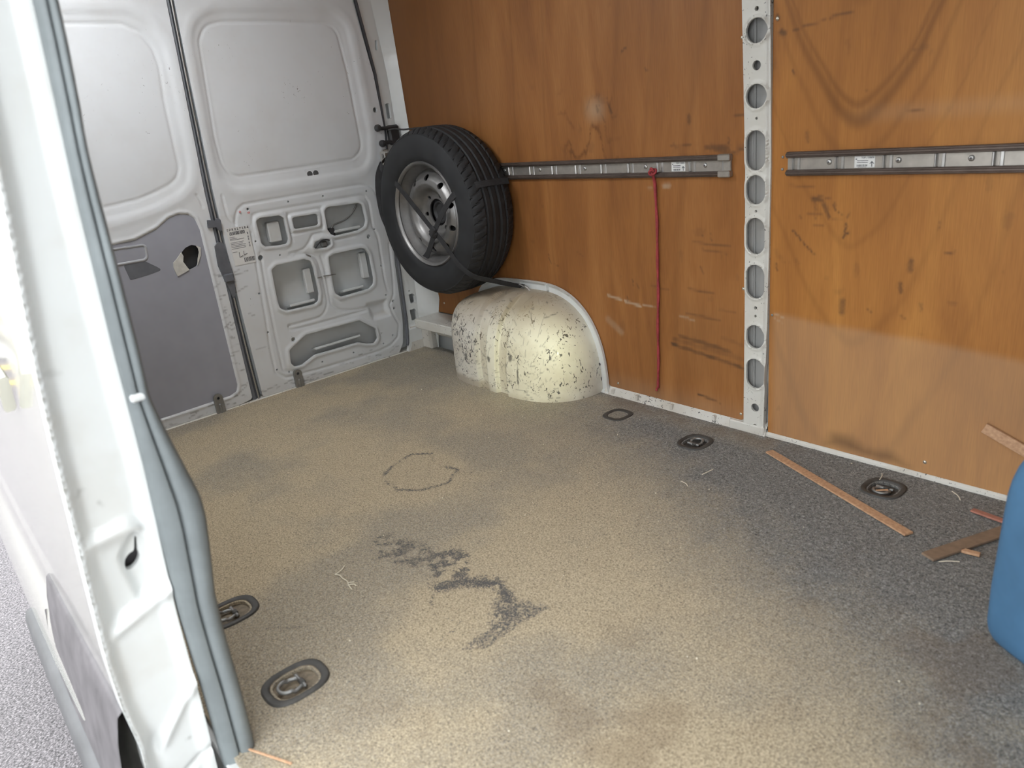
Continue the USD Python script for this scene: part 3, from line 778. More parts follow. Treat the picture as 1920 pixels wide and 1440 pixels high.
Wp = Pp + np.array(ARCH_C)
Wp[..., 2] = np.maximum(Wp[..., 2], -0.003)
gv, gf = grid_mesh(Wp, flip=True)
q = np.stack([gv[:, 0] + 0.2 * gv[:, 1], gv[:, 2] - 0.6 * gv[:, 1] + 0.6], 1)
r3 = np.random.default_rng(12)
scr = np.zeros(len(gv))
for _ in range(330):
    x0 = r3.uniform(0.55, 1.2); z0 = abs(r3.normal(0.10, 0.12)) if r3.random() < .6 else r3.uniform(.02, .36)
    a = r3.normal(0, .35) if z0 < .09 else r3.uniform(0, np.pi)
    L_ = r3.exponential(.0065) + .002
    nz = np.abs(gv[:, 2] - z0) < .06
    pp = np.stack([gv[nz, 0] + .6 * (gv[nz, 1] - .67), gv[nz, 2]], 1)
    dd = seg(pp, (x0 - L_ * np.cos(a), z0 - L_ * np.sin(a)), (x0 + L_ * np.cos(a), z0 + L_ * np.sin(a)))
    w = r3.uniform(.0018, .003)
    scr[nz] = np.maximum(scr[nz], r3.uniform(.2, .7) * sstep(w, w * .3, dd))
for cx, cz, w, h in ((0.60, .285, .03, .010), (0.555, .14, .010, .13), (0.96, .16, .014, .02), (0.68, .13, .014, .012), (0.83, .14, .01, .015), (1.0, .10, .006, .06)):
    e = np.hypot((gv[:, 0] - cx) / w, (gv[:, 2] - cz) / h)
    scr = np.maximum(scr, .85 * sstep(1.1, .3, e + 1.4 * (fbm2(gv[:, 0] + gv[:, 1], gv[:, 2], 70, 70, 83, 3) - .45)))
grime = 0.9 * sstep(0.22, 0.37, gv[:, 2]) * (0.45 + .8 * fbm2(gv[:, 0], gv[:, 1], 12, 12, 84))
grime = np.maximum(grime, 0.6 * sstep(0.05, 0.03, gv[:, 2] + .02 * fbm2(gv[:, 0], gv[:, 1], 20, 20, 85)) * sstep(0.86, 0.80, gv[:, 0]))
grime = np.maximum(grime, 0.30 * (np.maximum(band(0.758, 0.81), band(0.874, 0.930)) * fade).ravel())
grime = np.maximum(grime, 0.5 * sstep(0.03, 0.0, gv[:, 2]) * fbm2(gv[:, 0], gv[:, 1], 25, 25, 86))
arch.part('arch_shell', (gv, gf), 'arch_paint', smooth=True, primvars={'scuff': scr, 'grime': np.clip(grime, 0, .8)})
flange = arch_outline(0.036).difference(arch_outline(-0.006)).intersection(sbox(0.44, -1, 2, 2))
fl = max(flange.geoms, key=lambda g: g.area) if flange.geom_type != 'Polygon' else flange
fo = np.array(arch_outline(0.036).exterior.coords)[:-1]


def fl_h(P):
    d = np.abs(sdist(P, fo))
    return 0.010 * sstep(0.012, 0.004, d)


(m, uv) = sheet(fl, [], 0.006, 0.006, fl_h, on_wall(0.926), edge=0.010)
arch.part('flange', m, 'white_paint', smooth=50)
for x, z in ((0.80, 0.388), (0.955, 0.392)):
    arch.part('seam_tab', rbox(x - .004, x + .004, 0.912, 0.93, z - .012, z + .016, .002), 'white_paint')
arch.part('hole', xform(lathe([(.0001, .0008), (.005, .0008), (.0055, 0)], 16), WALLFACE, (1.216, 0.922, .115)), 'ink')

# ------------------------------------------------------------------ rear doors (they lean in a little towards the roof)
LEAN = 0.07


def on_door(off=0.0):
    def place(u, v, h):
        return np.stack([LEAN * v + off + h, u, v], 1)
    return place


def door_outer(pts, name_mat, off=-0.075):
    poly = Polygon(pts).buffer(0.035)
    (m, uv) = sheet(poly, [], 0.05, 0.05, lambda P: np.zeros(len(P)), on_door(off), edge=0.01)
    return m


edge_pts = [(0.035, 0.004), (0.755, 0.004), (0.783, 0.045), (0.797, 0.15), (0.793, 0.45), (0.797, 0.62), (0.815, 0.85), (0.824, 1.06), (0.803, 1.286), (0.744, 1.577), (0.70, 1.80), (0.02, 1.80), (0.014, 1.57), (0.010, 1.33), (0.008, 0.90), (0.018, 0.45)]
d1out = rpoly(edge_pts, 0.012)
H1 = dict(
    h1=[(0.155, 0.76), (0.174, 0.77), (0.26, 0.766), (0.278, 0.752), (0.283, 0.662), (0.275, 0.643), (0.235, 0.643), (0.174, 0.649), (0.16, 0.665)],
    h2=[(0.313, 0.743), (0.324, 0.748), (0.426, 0.746), (0.435, 0.736), (0.433, 0.699), (0.42, 0.695), (0.325, 0.697), (0.315, 0.703)],
    h3=[(0.467, 0.751), (0.486, 0.765), (0.642, 0.759), (0.66, 0.748), (0.669, 0.676), (0.657, 0.65), (0.622, 0.638), (0.502, 0.635), (0.481, 0.646), (0.469, 0.669)],
    h4=[(0.181, 0.548), (0.205, 0.563), (0.336, 0.563), (0.364, 0.551), (0.375, 0.52), (0.381, 0.398), (0.372, 0.363), (0.351, 0.354), (0.216, 0.357), (0.187, 0.377), (0.182, 0.409)],
    h5=[(0.452, 0.547), (0.481, 0.559), (0.618, 0.558), (0.645, 0.548), (0.661, 0.519), (0.669, 0.406), (0.663, 0.377), (0.636, 0.36), (0.486, 0.356), (0.458, 0.38), (0.454, 0.403)],
    h6=[(0.193, 0.18), (0.282, 0.229), (0.559, 0.224), (0.64, 0.162), (0.645, 0.109), (0.624, 0.091), (0.586, 0.098), (0.538, 0.119), (0.311, 0.122), (0.242, 0.094), (0.204, 0.096), (0.189, 0.118)],
    hh=[(0.39, 0.607), (0.401, 0.626), (0.44, 0.635), (0.473, 0.625), (0.477, 0.602), (0.456, 0.592), (0.396, 0.597)])
holes1 = {k: rpoly(v, 0.004 if k == 'h2' else 0.012 if k != 'hh' else .006) for k, v in H1.items()}
rounds = [((0.146, 0.607), .0115), ((0.671, 0.601), .010), ((0.222, 0.223), .010), ((0.789, 1.142), 0.011), ((0.132, 0.812), .005), ((0.758, 0.27), .0065), ((0.757, 0.235), .0065)]
tiny = [(0.31, 0.815), (0.474, 0.814), (0.691, 0.804), (0.708, 0.629), (0.716, 0.454), (0.722, 0.31), (0.731, 0.103), (0.673, 0.075), (0.506, 0.077), (0.34, 0.079), (0.175, 0.08), (0.122, 0.108), (0.115, 0.285), (0.11, 0.461), (0.138, 0.679), (0.232, 0.602)]
grooves1 = [[(0.068, 0.74), (0.080, 0.800), (0.117, 0.832), (0.662, 0.836), (0.722, 0.812), (0.751, 0.748)], [(0.126, 0.717), (0.124, 0.606), (0.117, 0.334), (0.111, 0.193), (0.116, 0.085), (0.16, 0.058), (0.657, 0.045), (0.745, 0.070), (0.775, 0.134), (0.770, 0.186), (0.736, 0.213), (0.735, 0.275), (0.765, 0.300), (0.775, 0.548)],
            [(0.277, 0.599), (0.337, 0.604), (0.38, 0.637), (0.399, 0.661), (0.445, 0.66), (0.499, 0.618), (0.603, 0.617)], [(0.214, 0.288), (0.355, 0.287), (0.399, 0.313), (0.415, 0.36), (0.403, 0.535), (0.375, 0.575), (0.30, 0.59)],
            [(0.214, 0.288), (0.214, 0.272), (0.61, 0.262)], [(0.419, 0.56), (0.429, 0.487), (0.429, 0.35), (0.468, 0.299), (0.611, 0.275)], [(0.14, 0.75), (0.148, 0.785), (0.18, 0.79), (0.66, 0.79), (0.695, 0.76), (0.70, 0.63), (0.72, 0.60), (0.725, 0.40), (0.735, 0.33)],
            [(0.15, 0.63), (0.145, 0.45), (0.15, 0.10), (0.20, 0.075)], [(0.297, 0.76), (0.30, 0.65)], [(0.30, 0.765), (0.455, 0.765), (0.45, 0.68), (0.30, 0.68), (0.30, 0.765)], [(0.04, 0.88), (0.044, 0.80), (0.07, 0.76)]]
win = np.array(rpoly([(0.046, 1.05), (0.05, 0.96), (0.08, 0.915), (0.141, 0.903), (0.674, 0.902), (0.722, 0.935), (0.738, 1.048), (0.725, 1.22), (0.702, 1.477), (0.647, 1.525), (0.471, 1.534), (0.148, 1.534), (0.078, 1.50), (0.055, 1.44)], .075).exterior.coords)[:-1]
win2 = np.array(rpoly([(0.060, 1.10), (0.066, 1.0), (0.088, 0.96), (0.127, 0.942), (0.648, 0.948), (0.692, 0.974), (0.703, 1.007), (0.684, 1.292), (0.657, 1.468), (0.605, 1.493), (0.298, 1.503), (0.172, 1.503), (0.108, 1.49), (0.076, 1.44)], .055).exterior.coords)[:-1]


def door_relief(win, win2, hole_loops, grooves, cups=()):
    def h(P):
        out = np.zeros(len(P))
        s = sdist(P, win); s2 = sdist(P, win2)
        out += 0.002 * np.exp(-((s - 0.032) / 0.014) ** 2)
        out -= 0.007 * sstep(0.018, -0.010, s)
        out -= 0.004 * sstep(-0.005, -0.035, s)
        out -= 0.0035 * np.exp(-(s2 / 0.0042) ** 2)
        low = P[:, 1] < 0.9
        Q = P[low]
        a = np.zeros(len(Q))
        for l in hole_loops:
            a += 0.006 * np.exp(-((sdist(Q, l) - .006) / 0.009) ** 2)
        for g in grooves:
            gg = spline(g, 30) if len(g) > 2 else np.array(g)
            a -= 0.0045 * np.exp(-(sdist(Q, gg, closed=False) / 0.0045) ** 2)
        for c, dd in cups:
            a -= dd * sstep(0.008, -0.02, sdist(Q, c))
        out[low] += a
        return out
    return h


cup = [(0.608, 0.291), (0.72, 0.287), (0.731, 0.206), (0.638, 0.206)]
hl1 = [np.array(q.exterior.coords)[:-1] for q in holes1.values()]
allh = list(holes1.values()) + [Point(c).buffer(r_, 10) for c, r_ in rounds] + [Point(c).buffer(.0042, 6) for c in tiny]
door1 = Thing('door_1', 'right hand white rear door with bare pressed panel and cut-outs, beside the spare wheel', 'door', (0, 0.42, 0), 'rear doors', kind='structure')
(m, uv) = sheet(d1out, allh, 0.0058, 0.0048, door_relief(win, win2, hl1, grooves1, [(cup, 0.016)]), on_door(), lip=0.012, edge=0.03)
r4 = np.random.default_rng(21)
sc = np.zeros(len(uv))
for _ in range(34):
    x0, z0 = r4.uniform(.03, .76), abs(r4.normal(0.03, .02))
    if r4.random() < .25:
        x0, z0 = r4.uniform(.02, .10), r4.uniform(.05, .6)
    L_ = r4.exponential(.012) + .004; a = r4.normal(0, .25)
    near = np.abs(uv[:, 1] - z0) < .05
    w = r4.uniform(.003, .0045)
    sc[near] = np.maximum(sc[near], r4.uniform(.25, .6) * sstep(w, w * .3, seg(uv[near], (x0 - L_ * np.cos(a), z0 - L_ * np.sin(a)), (x0 + L_ * np.cos(a), z0 + L_ * np.sin(a)))))
gr = .35 * sstep(.06, .0, uv[:, 1]) * fbm2(uv[:, 0], uv[:, 1], 14, 30, 91) + .12 * sstep(.5, .7, fbm2(uv[:, 0], uv[:, 1], 5, 5, 92)) * (uv[:, 1] < .8)
gr = np.maximum(gr, .5 * sstep(.012, -.01, sdist(uv, [(0.655, 0.232), (0.71, 0.235), (0.725, 0.213), (0.65, 0.21)])) * fbm2(uv[:, 0], uv[:, 1], 30, 30, 93))
door1.part('inner_panel', m, 'door_paint', smooth=True, primvars={'scuff': sc, 'grime': np.clip(gr, 0, .8)})
door1.part('outer_skin', door_outer(edge_pts, 'white_paint', -0.055), 'hidden_paint', smooth=False)
# stiffeners seen through the cut-outs
st = []
for c, sz in (((0.235, 0.70), (0.012, .07, .09)),):
    st.append(obox((LEAN * c[1] - 0.03, c[0], c[1]), (0.03, 0.055, 0.085), (1, 0, 0), r=.004))
st += [obox((LEAN * .37 - .03, .30, .367), (.05, .12, .012), (1, 0, .25), r=.003), obox((LEAN * .37 - .03, .56, .372), (.05, .11, .012), (1, 0, .25), r=.003), obox((LEAN * .13 - .03, .44, .14), (.05, .24, .012), (1, 0, .3), r=.003),
       obox((LEAN * .65 - .03, .57, .648), (.05, .14, .012), (1, 0, .2), r=.003), obox((LEAN * .45 - .03, .352, .46), (.025, .035, .11), (1, 0, 0), r=.004), obox((LEAN * .45 - .03, .640, .47), (.025, .035, .12), (1, 0, 0), r=.004)]
for s_ in st:
    door1.part('stiffener', s_, 'hidden_paint')
door1.part('latch_rod', tube(spline([(.035, .492, .655), (.03, .51, .68), (.028, .56, .69), (.025, .60, .705), (.03, .645, .752)], 24), .004, 8), 'dull_steel', smooth=True)
door1.part('latch_body', join([obox((.025, .495, .655), (.03, .03, .03), (1, 0, 0), r=.004), obox((.03, .50, .635), (.02, .018, .02), (1, .3, 0), r=.003)]), 'black_plastic')
door1.part('latch_body', obox((.022, .452, .607), (.02, .030, .026), (1, 0, 0), r=.006), 'dull_steel')
door1.part('latch_rod', tube(spline([(.05, .395, .600), (.052, .41, .615), (.05, .44, .628), (.048, .47, .622)], 20), .003, 8), 'black_plastic', smooth=True)
for a, b in (((0.384, 0.469), (0.405, 0.468)), ((0.415, 0.470), (0.473, 0.466)), ((0.349, 0.582), (0.369, 0.569))):
    mid = ((a[0] + b[0]) / 2, (a[1] + b[1]) / 2)
    door1.part('tape_strip', obox((LEAN * mid[1] + .003, *mid), (abs(b[0] - a[0]) + .004, .008, .004), (0, b[0] - a[0], b[1] - a[1]), az=(0, 0, 1), r=.001), 'dull_steel')


def loz(c, a, b, off, mesh_h=.004):
    return xform(extrude(Polygon(superell(0, 0, a, b, 3)), mesh_h), DOORFACE, (LEAN * c[1] + off, c[0], c[1]))


lp = door1.part('lamp_plate', xform(extrude(rpoly([(-.035, -.02), (.04, -.02), (.036, .022), (-.03, .022)], .006), .004), DOORFACE, (LEAN * .912 - .012, .445, .912)), 'door_paint', label='small raised plate under the blank window panel')
for dy in (-.014, .014):
    door1.part('lamp_hole', xform(extrude(Point(0, 0).buffer(.0125, 12), .0015), DOORFACE, (LEAN * .912 - .0078, .447 + dy, .912)), 'moulding_dark', parent=lp)
door1.part('red_dot', loz((0.097, 0.807), .004, .004, .0), 'pink', label='tiny red dot left of the bolt hole')  # small raised dot in flat pink-red
door1.part('pink_mark', loz((0.133, 0.798), .006, .004, .0, .0006), 'pink', label='small pink mark under the bolt hole')  # thin flat oval in the same pink


def stop(t, y, z):
    a = np.linspace(0, np.pi, 12)
    pl = Polygon([(-.019, -.085)] + [(.019 * math.cos(q), .019 * math.sin(q)) for q in a[::-1]][0:0] + [(.019, -.085)] + [(.019 * math.cos(q), .019 * math.sin(q)) for q in a])
    b = t.part('stop_bracket', xform(join([extrude(pl.difference(Point(0, 0).buffer(.006)), .012)]), DOORFACE, (LEAN * z + .001, y, z)), 'dull_steel', label='grey rounded metal bracket at the foot of the door')
    t.part('bracket_rib', obox((LEAN * z + .012, y, z - .05), (.012, .012, .05), (1, 0, 0), r=.004), 'dull_steel', parent=b)
    t.part('bolt', xform(lathe([(.0001, .004), (.005, .003), (.006, 0)], 12), DOORFACE, (LEAN * z + .003, y, z)), 'ink', parent=b)


stop(door1, 0.2085, 0.064)
# paper label
ls = rpoly([(0.025, 0.752), (0.119, 0.748), (0.122, 0.596), (0.033, 0.596)], .002)
lb = door1.part('paper_label', xform(extrude(ls, .0008), DOORFACE, (0.001, 0, 0)) if False else (lambda m: (np.stack([LEAN * m[0][:, 1] + .0012 + m[0][:, 2], m[0][:, 0], m[0][:, 1]], 1), m[1]))(extrude(ls, .0008)), 'sticker', label='white paper works label with barcodes and handwriting')


def door_print(meshes, off=.0021):
    v, f = join(meshes)
    return np.stack([LEAN * v[:, 1] + off + v[:, 2], v[:, 0], v[:, 1]], 1), f


txt = []
for k, ch in enumerate('5PE017184'):
    txt.append(xform(vf(meshkit.text_mesh(ch, .0085, .0004, True)), None, (.027 + k * .0105, .7385, 0)))
door1.part('lettering', door_print(txt), 'ink', parent=lb)
r5 = np.random.default_rng(9)


def bars(x0, x1, z0, z1):
    o, x = [], x0
    while x < x1:
        w = r5.choice([.0009, .0014, .0022]); o.append(rbox(x, x + w, z0, z1, 0, .0004, .0001)); x += w + r5.choice([.0009, .0014])
    return o


door1.part('barcode', door_print(bars(.036, .100, .720, .734)), 'ink', parent=lb)
door1.part('barcode', door_print(bars(.076, .118, .604, .622)), 'ink', parent=lb)
rows = [rbox(.033, .033 + w, z, z + .0022, 0, .0004, .0001) for z, w in ((.711, .022), (.705, .03), (.700, .06), (.689, .055), (.683, .05), (.677, .062), (.671, .06), (.664, .06), (.650, .02))]
rows += [rbox(.108, .1125, z, z + .008, 0, .0004, .0001) for z in (.715, .70, .69, .675, .663)]
door1.part('print', door_print(rows), 'faded_ink', parent=lb)
hw = [tube(np.array([(a, b, .0004), (c, d, .0004)]), .0009, 6) for a, b, c, d in ((.060, .648, .059, .627), (.059, .627, .074, .632), (.080, .650, .079, .633), (.079, .633, .094, .638))]
door1.part('handwriting', door_print(hw), 'ink', parent=lb, label='handwritten letters LL')

# left hand rear door
lw = np.array(rpoly([(-0.70, 0.87), (-0.36, 0.866), (-0.26, 0.878), (-0.19, 0.897), (-0.135, 0.912), (-0.083, 0.95), (-0.064, 1.011), (-0.058, 1.287), (-0.060, 1.424), (-0.096, 1.50), (-0.166, 1.532), (-0.36, 1.536), (-0.66, 1.52), (-0.71, 1.3)], .06).exterior.coords)[:-1]
lw2 = np.array(rpoly([(-0.67, 0.90), (-0.395, 0.90), (-0.27, 0.912), (-0.20, 0.930), (-0.150, 0.947), (-0.116, 0.966), (-0.098, 1.004), (-0.096, 1.247), (-0.086, 1.363), (-0.097, 1.425), (-0.127, 1.476), (-0.184, 1.501), (-0.33, 1.505), (-0.63, 1.49), (-0.68, 1.3)], .05).exterior.coords)[:-1]
e2 = [(-0.012, 0.012), (-0.020, 0.45), (-0.026, 0.90), (-0.018, 1.33), (-0.014, 1.57), (-0.014, 1.80), (-0.70, 1.80), (-0.744, 1.577), (-0.80, 1.286), (-0.82, 1.06), (-0.81, 0.6), (-0.78, 0.004), (-0.06, 0.004)]
card_pts = [(-0.74, 0.76), (-0.402, 0.764), (-0.319, 0.768), (-0.233, 0.795), (-0.182, 0.827), (-0.143, 0.836), (-0.106, 0.829), (-0.085, 0.808), (-0.075, 0.764), (-0.063, 0.094), (-0.073, 0.066), (-0.104, 0.056), (-0.345, 0.052), (-0.73, 0.052)]
card = rpoly(card_pts, .008)
cardl = np.array(card.exterior.coords)[:-1]
door2 = Thing('door_2', 'left hand white rear door with dark grey lower card', 'door', (0, -0.42, 0), 'rear doors', kind='structure')


def d2h(P):
    h = door_relief(lw, lw2, [], [[(-0.10, 0.925), (-0.06, 0.90), (-0.045, 0.85)]])(P)
    h -= 0.007 * sstep(0.006, -0.004, sdist(P, cardl))
    h += 0.004 * np.exp(-((sdist(P, cardl) - .007) / .006) ** 2)
    return h


torn = Polygon([(-0.162, 0.692), (-0.145, 0.706), (-0.12, 0.713), (-0.102, 0.706), (-0.089, 0.695), (-0.095, 0.668), (-0.117, 0.627), (-0.147, 0.618), (-0.158, 0.635), (-0.168, 0.656)])
(m, uv) = sheet(rpoly(e2, .012), [torn.buffer(.004)], 0.0062, 0.006, d2h, on_door(), edge=0.03)
sc = np.zeros(len(uv))
for _ in range(50):
    x0, z0 = (r4.uniform(-.5, -.03), abs(r4.normal(0.03, .02))) if r4.random() < .5 else (r4.uniform(-.06, -.02), r4.uniform(.05, .6))
    L_ = r4.exponential(.010) + .004; a = r4.normal(0, .3)
    near = np.abs(uv[:, 1] - z0) < .05
    sc[near] = np.maximum(sc[near], r4.uniform(.25, .6) * sstep(.004, .001, seg(uv[near], (x0 - L_ * np.cos(a), z0 - L_ * np.sin(a)), (x0 + L_ * np.cos(a), z0 + L_ * np.sin(a)))))
door2.part('inner_panel', m, 'door_paint', smooth=True, primvars={'scuff': sc, 'grime': .15 * sstep(.05, 0, uv[:, 1])})
door2.part('outer_skin', door_outer(e2, 'white_paint', -0.055), 'hidden_paint', smooth=False)
card2 = card.difference(torn)
(m, uv) = sheet(Polygon(card2.exterior), [Polygon(i) for i in card2.interiors], 0.012, 0.006, lambda P: -0.003 + 0.001 * fbm2(P[:, 0], P[:, 1], 5, 5, 95), on_door(), lip=0.006, edge=0.006)
cp = door2.part('lower_card', m, 'card', smooth=40, label='dark blue-grey lower lining card')
tr = rpoly([(-0.46, 0.752), (-0.297, 0.746), (-0.287, 0.740), (-0.291, 0.698), (-0.302, 0.690), (-0.46, 0.692)], .008)
trl = np.array(tr.exterior.coords)[:-1]
(m, uv) = sheet(tr.buffer(.004), [], .004, .004, lambda P: .004 * np.exp(-((sdist(P, trl)) / .004) ** 2) - .006 * sstep(-.004, -.012, sdist(P, trl)), on_door(-.002), edge=.004)
door2.part('pull_tray', m, 'card_light', smooth=40, parent=cp, label='pale rimmed shallow hand pull')
pk = rpoly([(-0.38, .685), (-0.30, .683), (-0.265, .655), (-0.25, .64), (-0.275, .635), (-0.31, .63), (-0.37, .625)], .005)
door2.part('worn_patch', door_print([extrude(pk, .0006)], -.0026), 'gap_rubber', parent=cp, label='darker rubbed patch under the hand pull')
fo_ = Polygon([(-0.203, 0.659), (-0.185, 0.672), (-0.165, 0.692), (-0.160, 0.676), (-0.166, 0.655), (-0.154, 0.628), (-0.150, 0.619), (-0.19, 0.606), (-0.199, 0.603), (-0.202, 0.615), (-0.207, 0.640)])
door2.part('torn_foam', door_print([extrude(fo_, .006)], -.004), 'foam', parent=cp, label='torn pale edge of the card where it is broken')
door2.part('torn_foam', door_print([extrude(Polygon([(-.104, .707), (-.087, .697), (-.094, .665), (-.115, .630), (-.108, .655), (-.098, .680), (-.098, .694)]), .004)], -.003), 'foam', parent=cp)
door2.part('cavity_shade', door_print([extrude(torn.buffer(.03), .002)], -.034), 'black_plastic')  # black sheet standing in for the darkness inside the torn hole
stop(door2, -0.158, 0.066)
# the dark gap between the doors: seal lip, lock rods and plates
gap = Thing('door_seal', 'dark rubber seal and lock rod in the gap between the rear doors', 'door seal', (0.0, 0, 0))
zz = np.linspace(0.0, 1.80, 90)
gy0 = np.interp(zz, [0, .2, .45, .9, 1.33, 1.57, 1.8], [-.012, -.018, -.022, -.026, -.018, -.014, -.014])
gy1 = np.interp(zz, [0, .2, .45, .9, 1.33, 1.57, 1.8], [.032, .022, .014, .006, .008, .013, .015])
V = np.zeros((90, 6, 3))
for j, (w, h_) in enumerate(((0, -.03), (0.05, -.006), (.35, -.002), (.6, -.012), (.8, -.004), (1, -.02))):
    V[:, j] = np.stack([LEAN * zz + h_, gy0 + (gy1 - gy0) * w, zz], 1)
gap.part('seal_lip', grid_mesh(V), 'gap_rubber', smooth=30)
gap.part('lock_rod', tube(np.stack([LEAN * zz + .002, gy0 + (gy1 - gy0) * .62, zz], 1), .0032, 8), 'steel', smooth=True)
lk = [[(-.041, .797), (-.010, .790), (-.002, .80), (.010, .79), (.008, .745), (-.008, .752), (-.012, .764), (-.045, .766)],
      [(-.020, .705), (-.034, .69), (-.037, .61), (-.024, .55), (-.012, .50), (-.004, .46), (.010, .50), (.016, .56), (.008, .64), (.0, .70)]]
for q in lk:
    gap.part('lock_plate', door_print([extrude(rpoly(q, .003), .010)], .001), 'gap_rubber')
gap.part('lock_plate', obox((LEAN * .555 + .010, -.006, .556), (.016, .040, .034), (1, 0, 0), r=.004), 'gap_rubber')

# ------------------------------------------------------------------ right rear corner post
post = Thing('trim_2', 'white rear corner post beside the spare wheel, with square openings', 'pillar', (0.05, 0.87, 0), kind='structure')
zz = np.linspace(-0.005, 1.84, 150)


def yin(z): return np.interp(z, [0, .05, .16, .5, .8, 1.06, 1.284, 1.577, 1.84], [.795, .812, .820, .820, .832, .842, .832, .785, .73])
def ymid(z): return np.interp(z, [0, .25, .5, .8, 1.06, 1.284, 1.577, 1.84], [.885, .888, .89, .893, .895, .885, .85, .80])
def xout(z): return np.interp(z, [0, .12, .26, .54, 1.07, 1.58, 1.84], [.10, .12, .165, .130, .115, .097, .09])
def xin(z): return .012 + .045 * z


holes_p = [rpoly([(.846, .283), (.870, .283), (.880, .272), (.880, .235), (.852, .235)], .003), rpoly([(.840, .205), (.868, .205), (.878, .194), (.878, .148), (.846, .148)], .003), rpoly([(.855, 1.165), (.876, 1.165), (.880, 1.155), (.880, 1.10), (.857, 1.10)], .003), Point(.845, .43).buffer(.004, 6), Point(.852, .30).buffer(.004, 6),
           LineString([(.852, 1.42), (.848, 1.39)]).buffer(.006, 8)]
pz = Polygon(np.vstack([np.stack([yin(zz), zz], 1), np.stack([ymid(zz), zz], 1)[::-1]]))
(m, uv) = sheet(pz, holes_p, .007, .006, lambda P: .012 * sstep(.125, .11, P[:, 1]) * (P[:, 1] < .13), lambda u, v, h: np.stack([xin(v) + h, u, v], 1), lip=.015, edge=.02)
post.part('pierced_face', m, 'white_paint', smooth=35)
V = np.zeros((150, 4, 3))
for j, w in enumerate((0, .33, .66, 1)):
    V[:, j] = np.stack([xin(zz) + .002 + (xout(zz) - xin(zz)) * w, ymid(zz) - .001 + (.9285 - ymid(zz)) * (w ** .9), zz], 1)
post.part('side_face', grid_mesh(V, flip=True), 'white_paint', smooth=40)
post.part('back_face', grid_mesh(np.stack([np.stack([xin(zz) - .075, yin(zz) - .05, zz], 1), np.stack([xin(zz) - .075, np.full(150, .96), zz], 1)], 1), flip=False), 'hidden_paint', smooth=False)
post.part('seal_strip', tube(np.stack([LEAN * zz[3:] * .6 + .012 + .02 * LEAN, yin(zz[3:]) - .007, zz[3:]], 1), .0075, 8), 'gap_rubber', smooth=True)
post.part('hole', xform(lathe([(.0001, .001), (.0045, .001), (.005, 0)], 12), DOORFACE, (.085, .9105, 1.30)), 'ink')
ft = Polygon([(.80, -.004), (.86, -.004), (.895, .03), (.905, .09), (.885, .125), (.825, .122), (.818, .03)])
post.part('foot_cover', join([xform(extrude(rpoly([(.80, -.004), (.885, -.004), (.895, .06), (.89, .118), (.826, .122), (.82, .03)], .006), .014), DOORFACE, (.012, 0, 0)), rbox(.02, .10, .885, .93, -.004, .12, .01)]), 'strip_paint')
# hinge on the post
post.part('hinge_arm', join([obox((.085, .835, 1.062), (.018, .11, .016), (1, 0, 0), r=.005), obox((.075, .868, 1.03), (.03, .055, .085), (1, 0, 0), r=.008), obox((.085, .825, 1.00), (.018, .06, .018), (1, .2, .1), r=.005)]), 'black_plastic', label='black door check hinge on the post')
for c in ((.094, .787, 1.066), (.094, .800, .998)):
    post.part('hinge_bolt', join([xform(lathe([(.0001, .006), (.010, .004), (.015, -.006), (.015, -.02)], 20), DOORFACE, c)]), 'black_plastic')
# body side shelf between post and wheel arch
solo('side_ledge', join([rbox(.13, .493, .79, .932, .142, .186, .004), rbox(.13, .49, .905, .93, .075, .142, .004)]), 'pillar_paint', 'short white metal ledge between corner post and wheel arch', 'ledge')

# ------------------------------------------------------------------ spare wheel
WC = np.array([0.492, 0.795, 0.707])
yaw = math.radians(1.5)
RW = np.array([[math.cos(yaw), -math.sin(yaw), 0], [math.sin(yaw), math.cos(yaw), 0], [0, 0, 1]]) @ WALLFACE   # local z = outward axis
wheel = Thing('spare_wheel', 'black spare tyre on a silver steel rim strapped upright on the wheel arch', 'spare wheel', WC)
prof = [(.214, .088), (.222, .100), (.238, .1085), (.262, .1135), (.288, .1125), (.306, .1075), (.318, .1025), (.321, .1035), (.3235, .1015), (.330, .092), (.3365, .080), (.3405, .066)]
top_w = np.linspace(.060, -.060, 41)
prof += [(.3425 + .0025 * (1 - (w / .066) ** 2), w) for w in top_w]
prof += [(r_, -w) for r_, w in prof[:12][::-1]]
prof = np.array(prof)
NT = 432
th = np.linspace(0, 2 * np.pi, NT, endpoint=False)
TH, RR = np.meshgrid(th, prof[:, 0], indexing='ij')
_, WW = np.meshgrid(th, prof[:, 1], indexing='ij')
k = np.zeros_like(RR)
for w0 in (-.050, -.018, .018, .050):
    k = np.maximum(k, .0075 * sstep(.0048, .0024, np.abs(WW - w0)) * (RR > .335))
ph_ = (TH * 60 / (2 * np.pi) + 6 * WW / .3) % 1
sip = sstep(.10, .03, np.minimum(ph_, 1 - ph_))
k = np.maximum(k, .0055 * sip * sstep(.050, .056, np.abs(WW)) * (RR > .322))
ph2 = (TH * 60 / (2 * np.pi) - 14 * WW / .3 + .5) % 1
k = np.maximum(k, .0022 * sstep(.08, .03, np.minimum(ph2, 1 - ph2)) * (np.abs(WW) < .048) * (RR > .335))
RR = RR - k
V = np.stack([RR * np.cos(TH), RR * np.sin(TH), WW], -1)
wheel.part('tyre', xform(grid_mesh(V, wrap_u=True), RW, WC), 'rubber', smooth=38)
barrel = [(.203, -.10), (.216, -.094), (.212, -.085), (.200, -.08), (.190, -.05), (.178, -.02), (.178, .03), (.190, .055), (.199, .072), (.203, .083), (.213, .087), (.2165, .094), (.2125, .100), (.206, .097), (.2015, .088)]
wheel.part('rim', xform(lathe(barrel + barrel[::-1][:0], 96), RW, WC), 'rim_steel', smooth=40, label='dull silver steel rim')


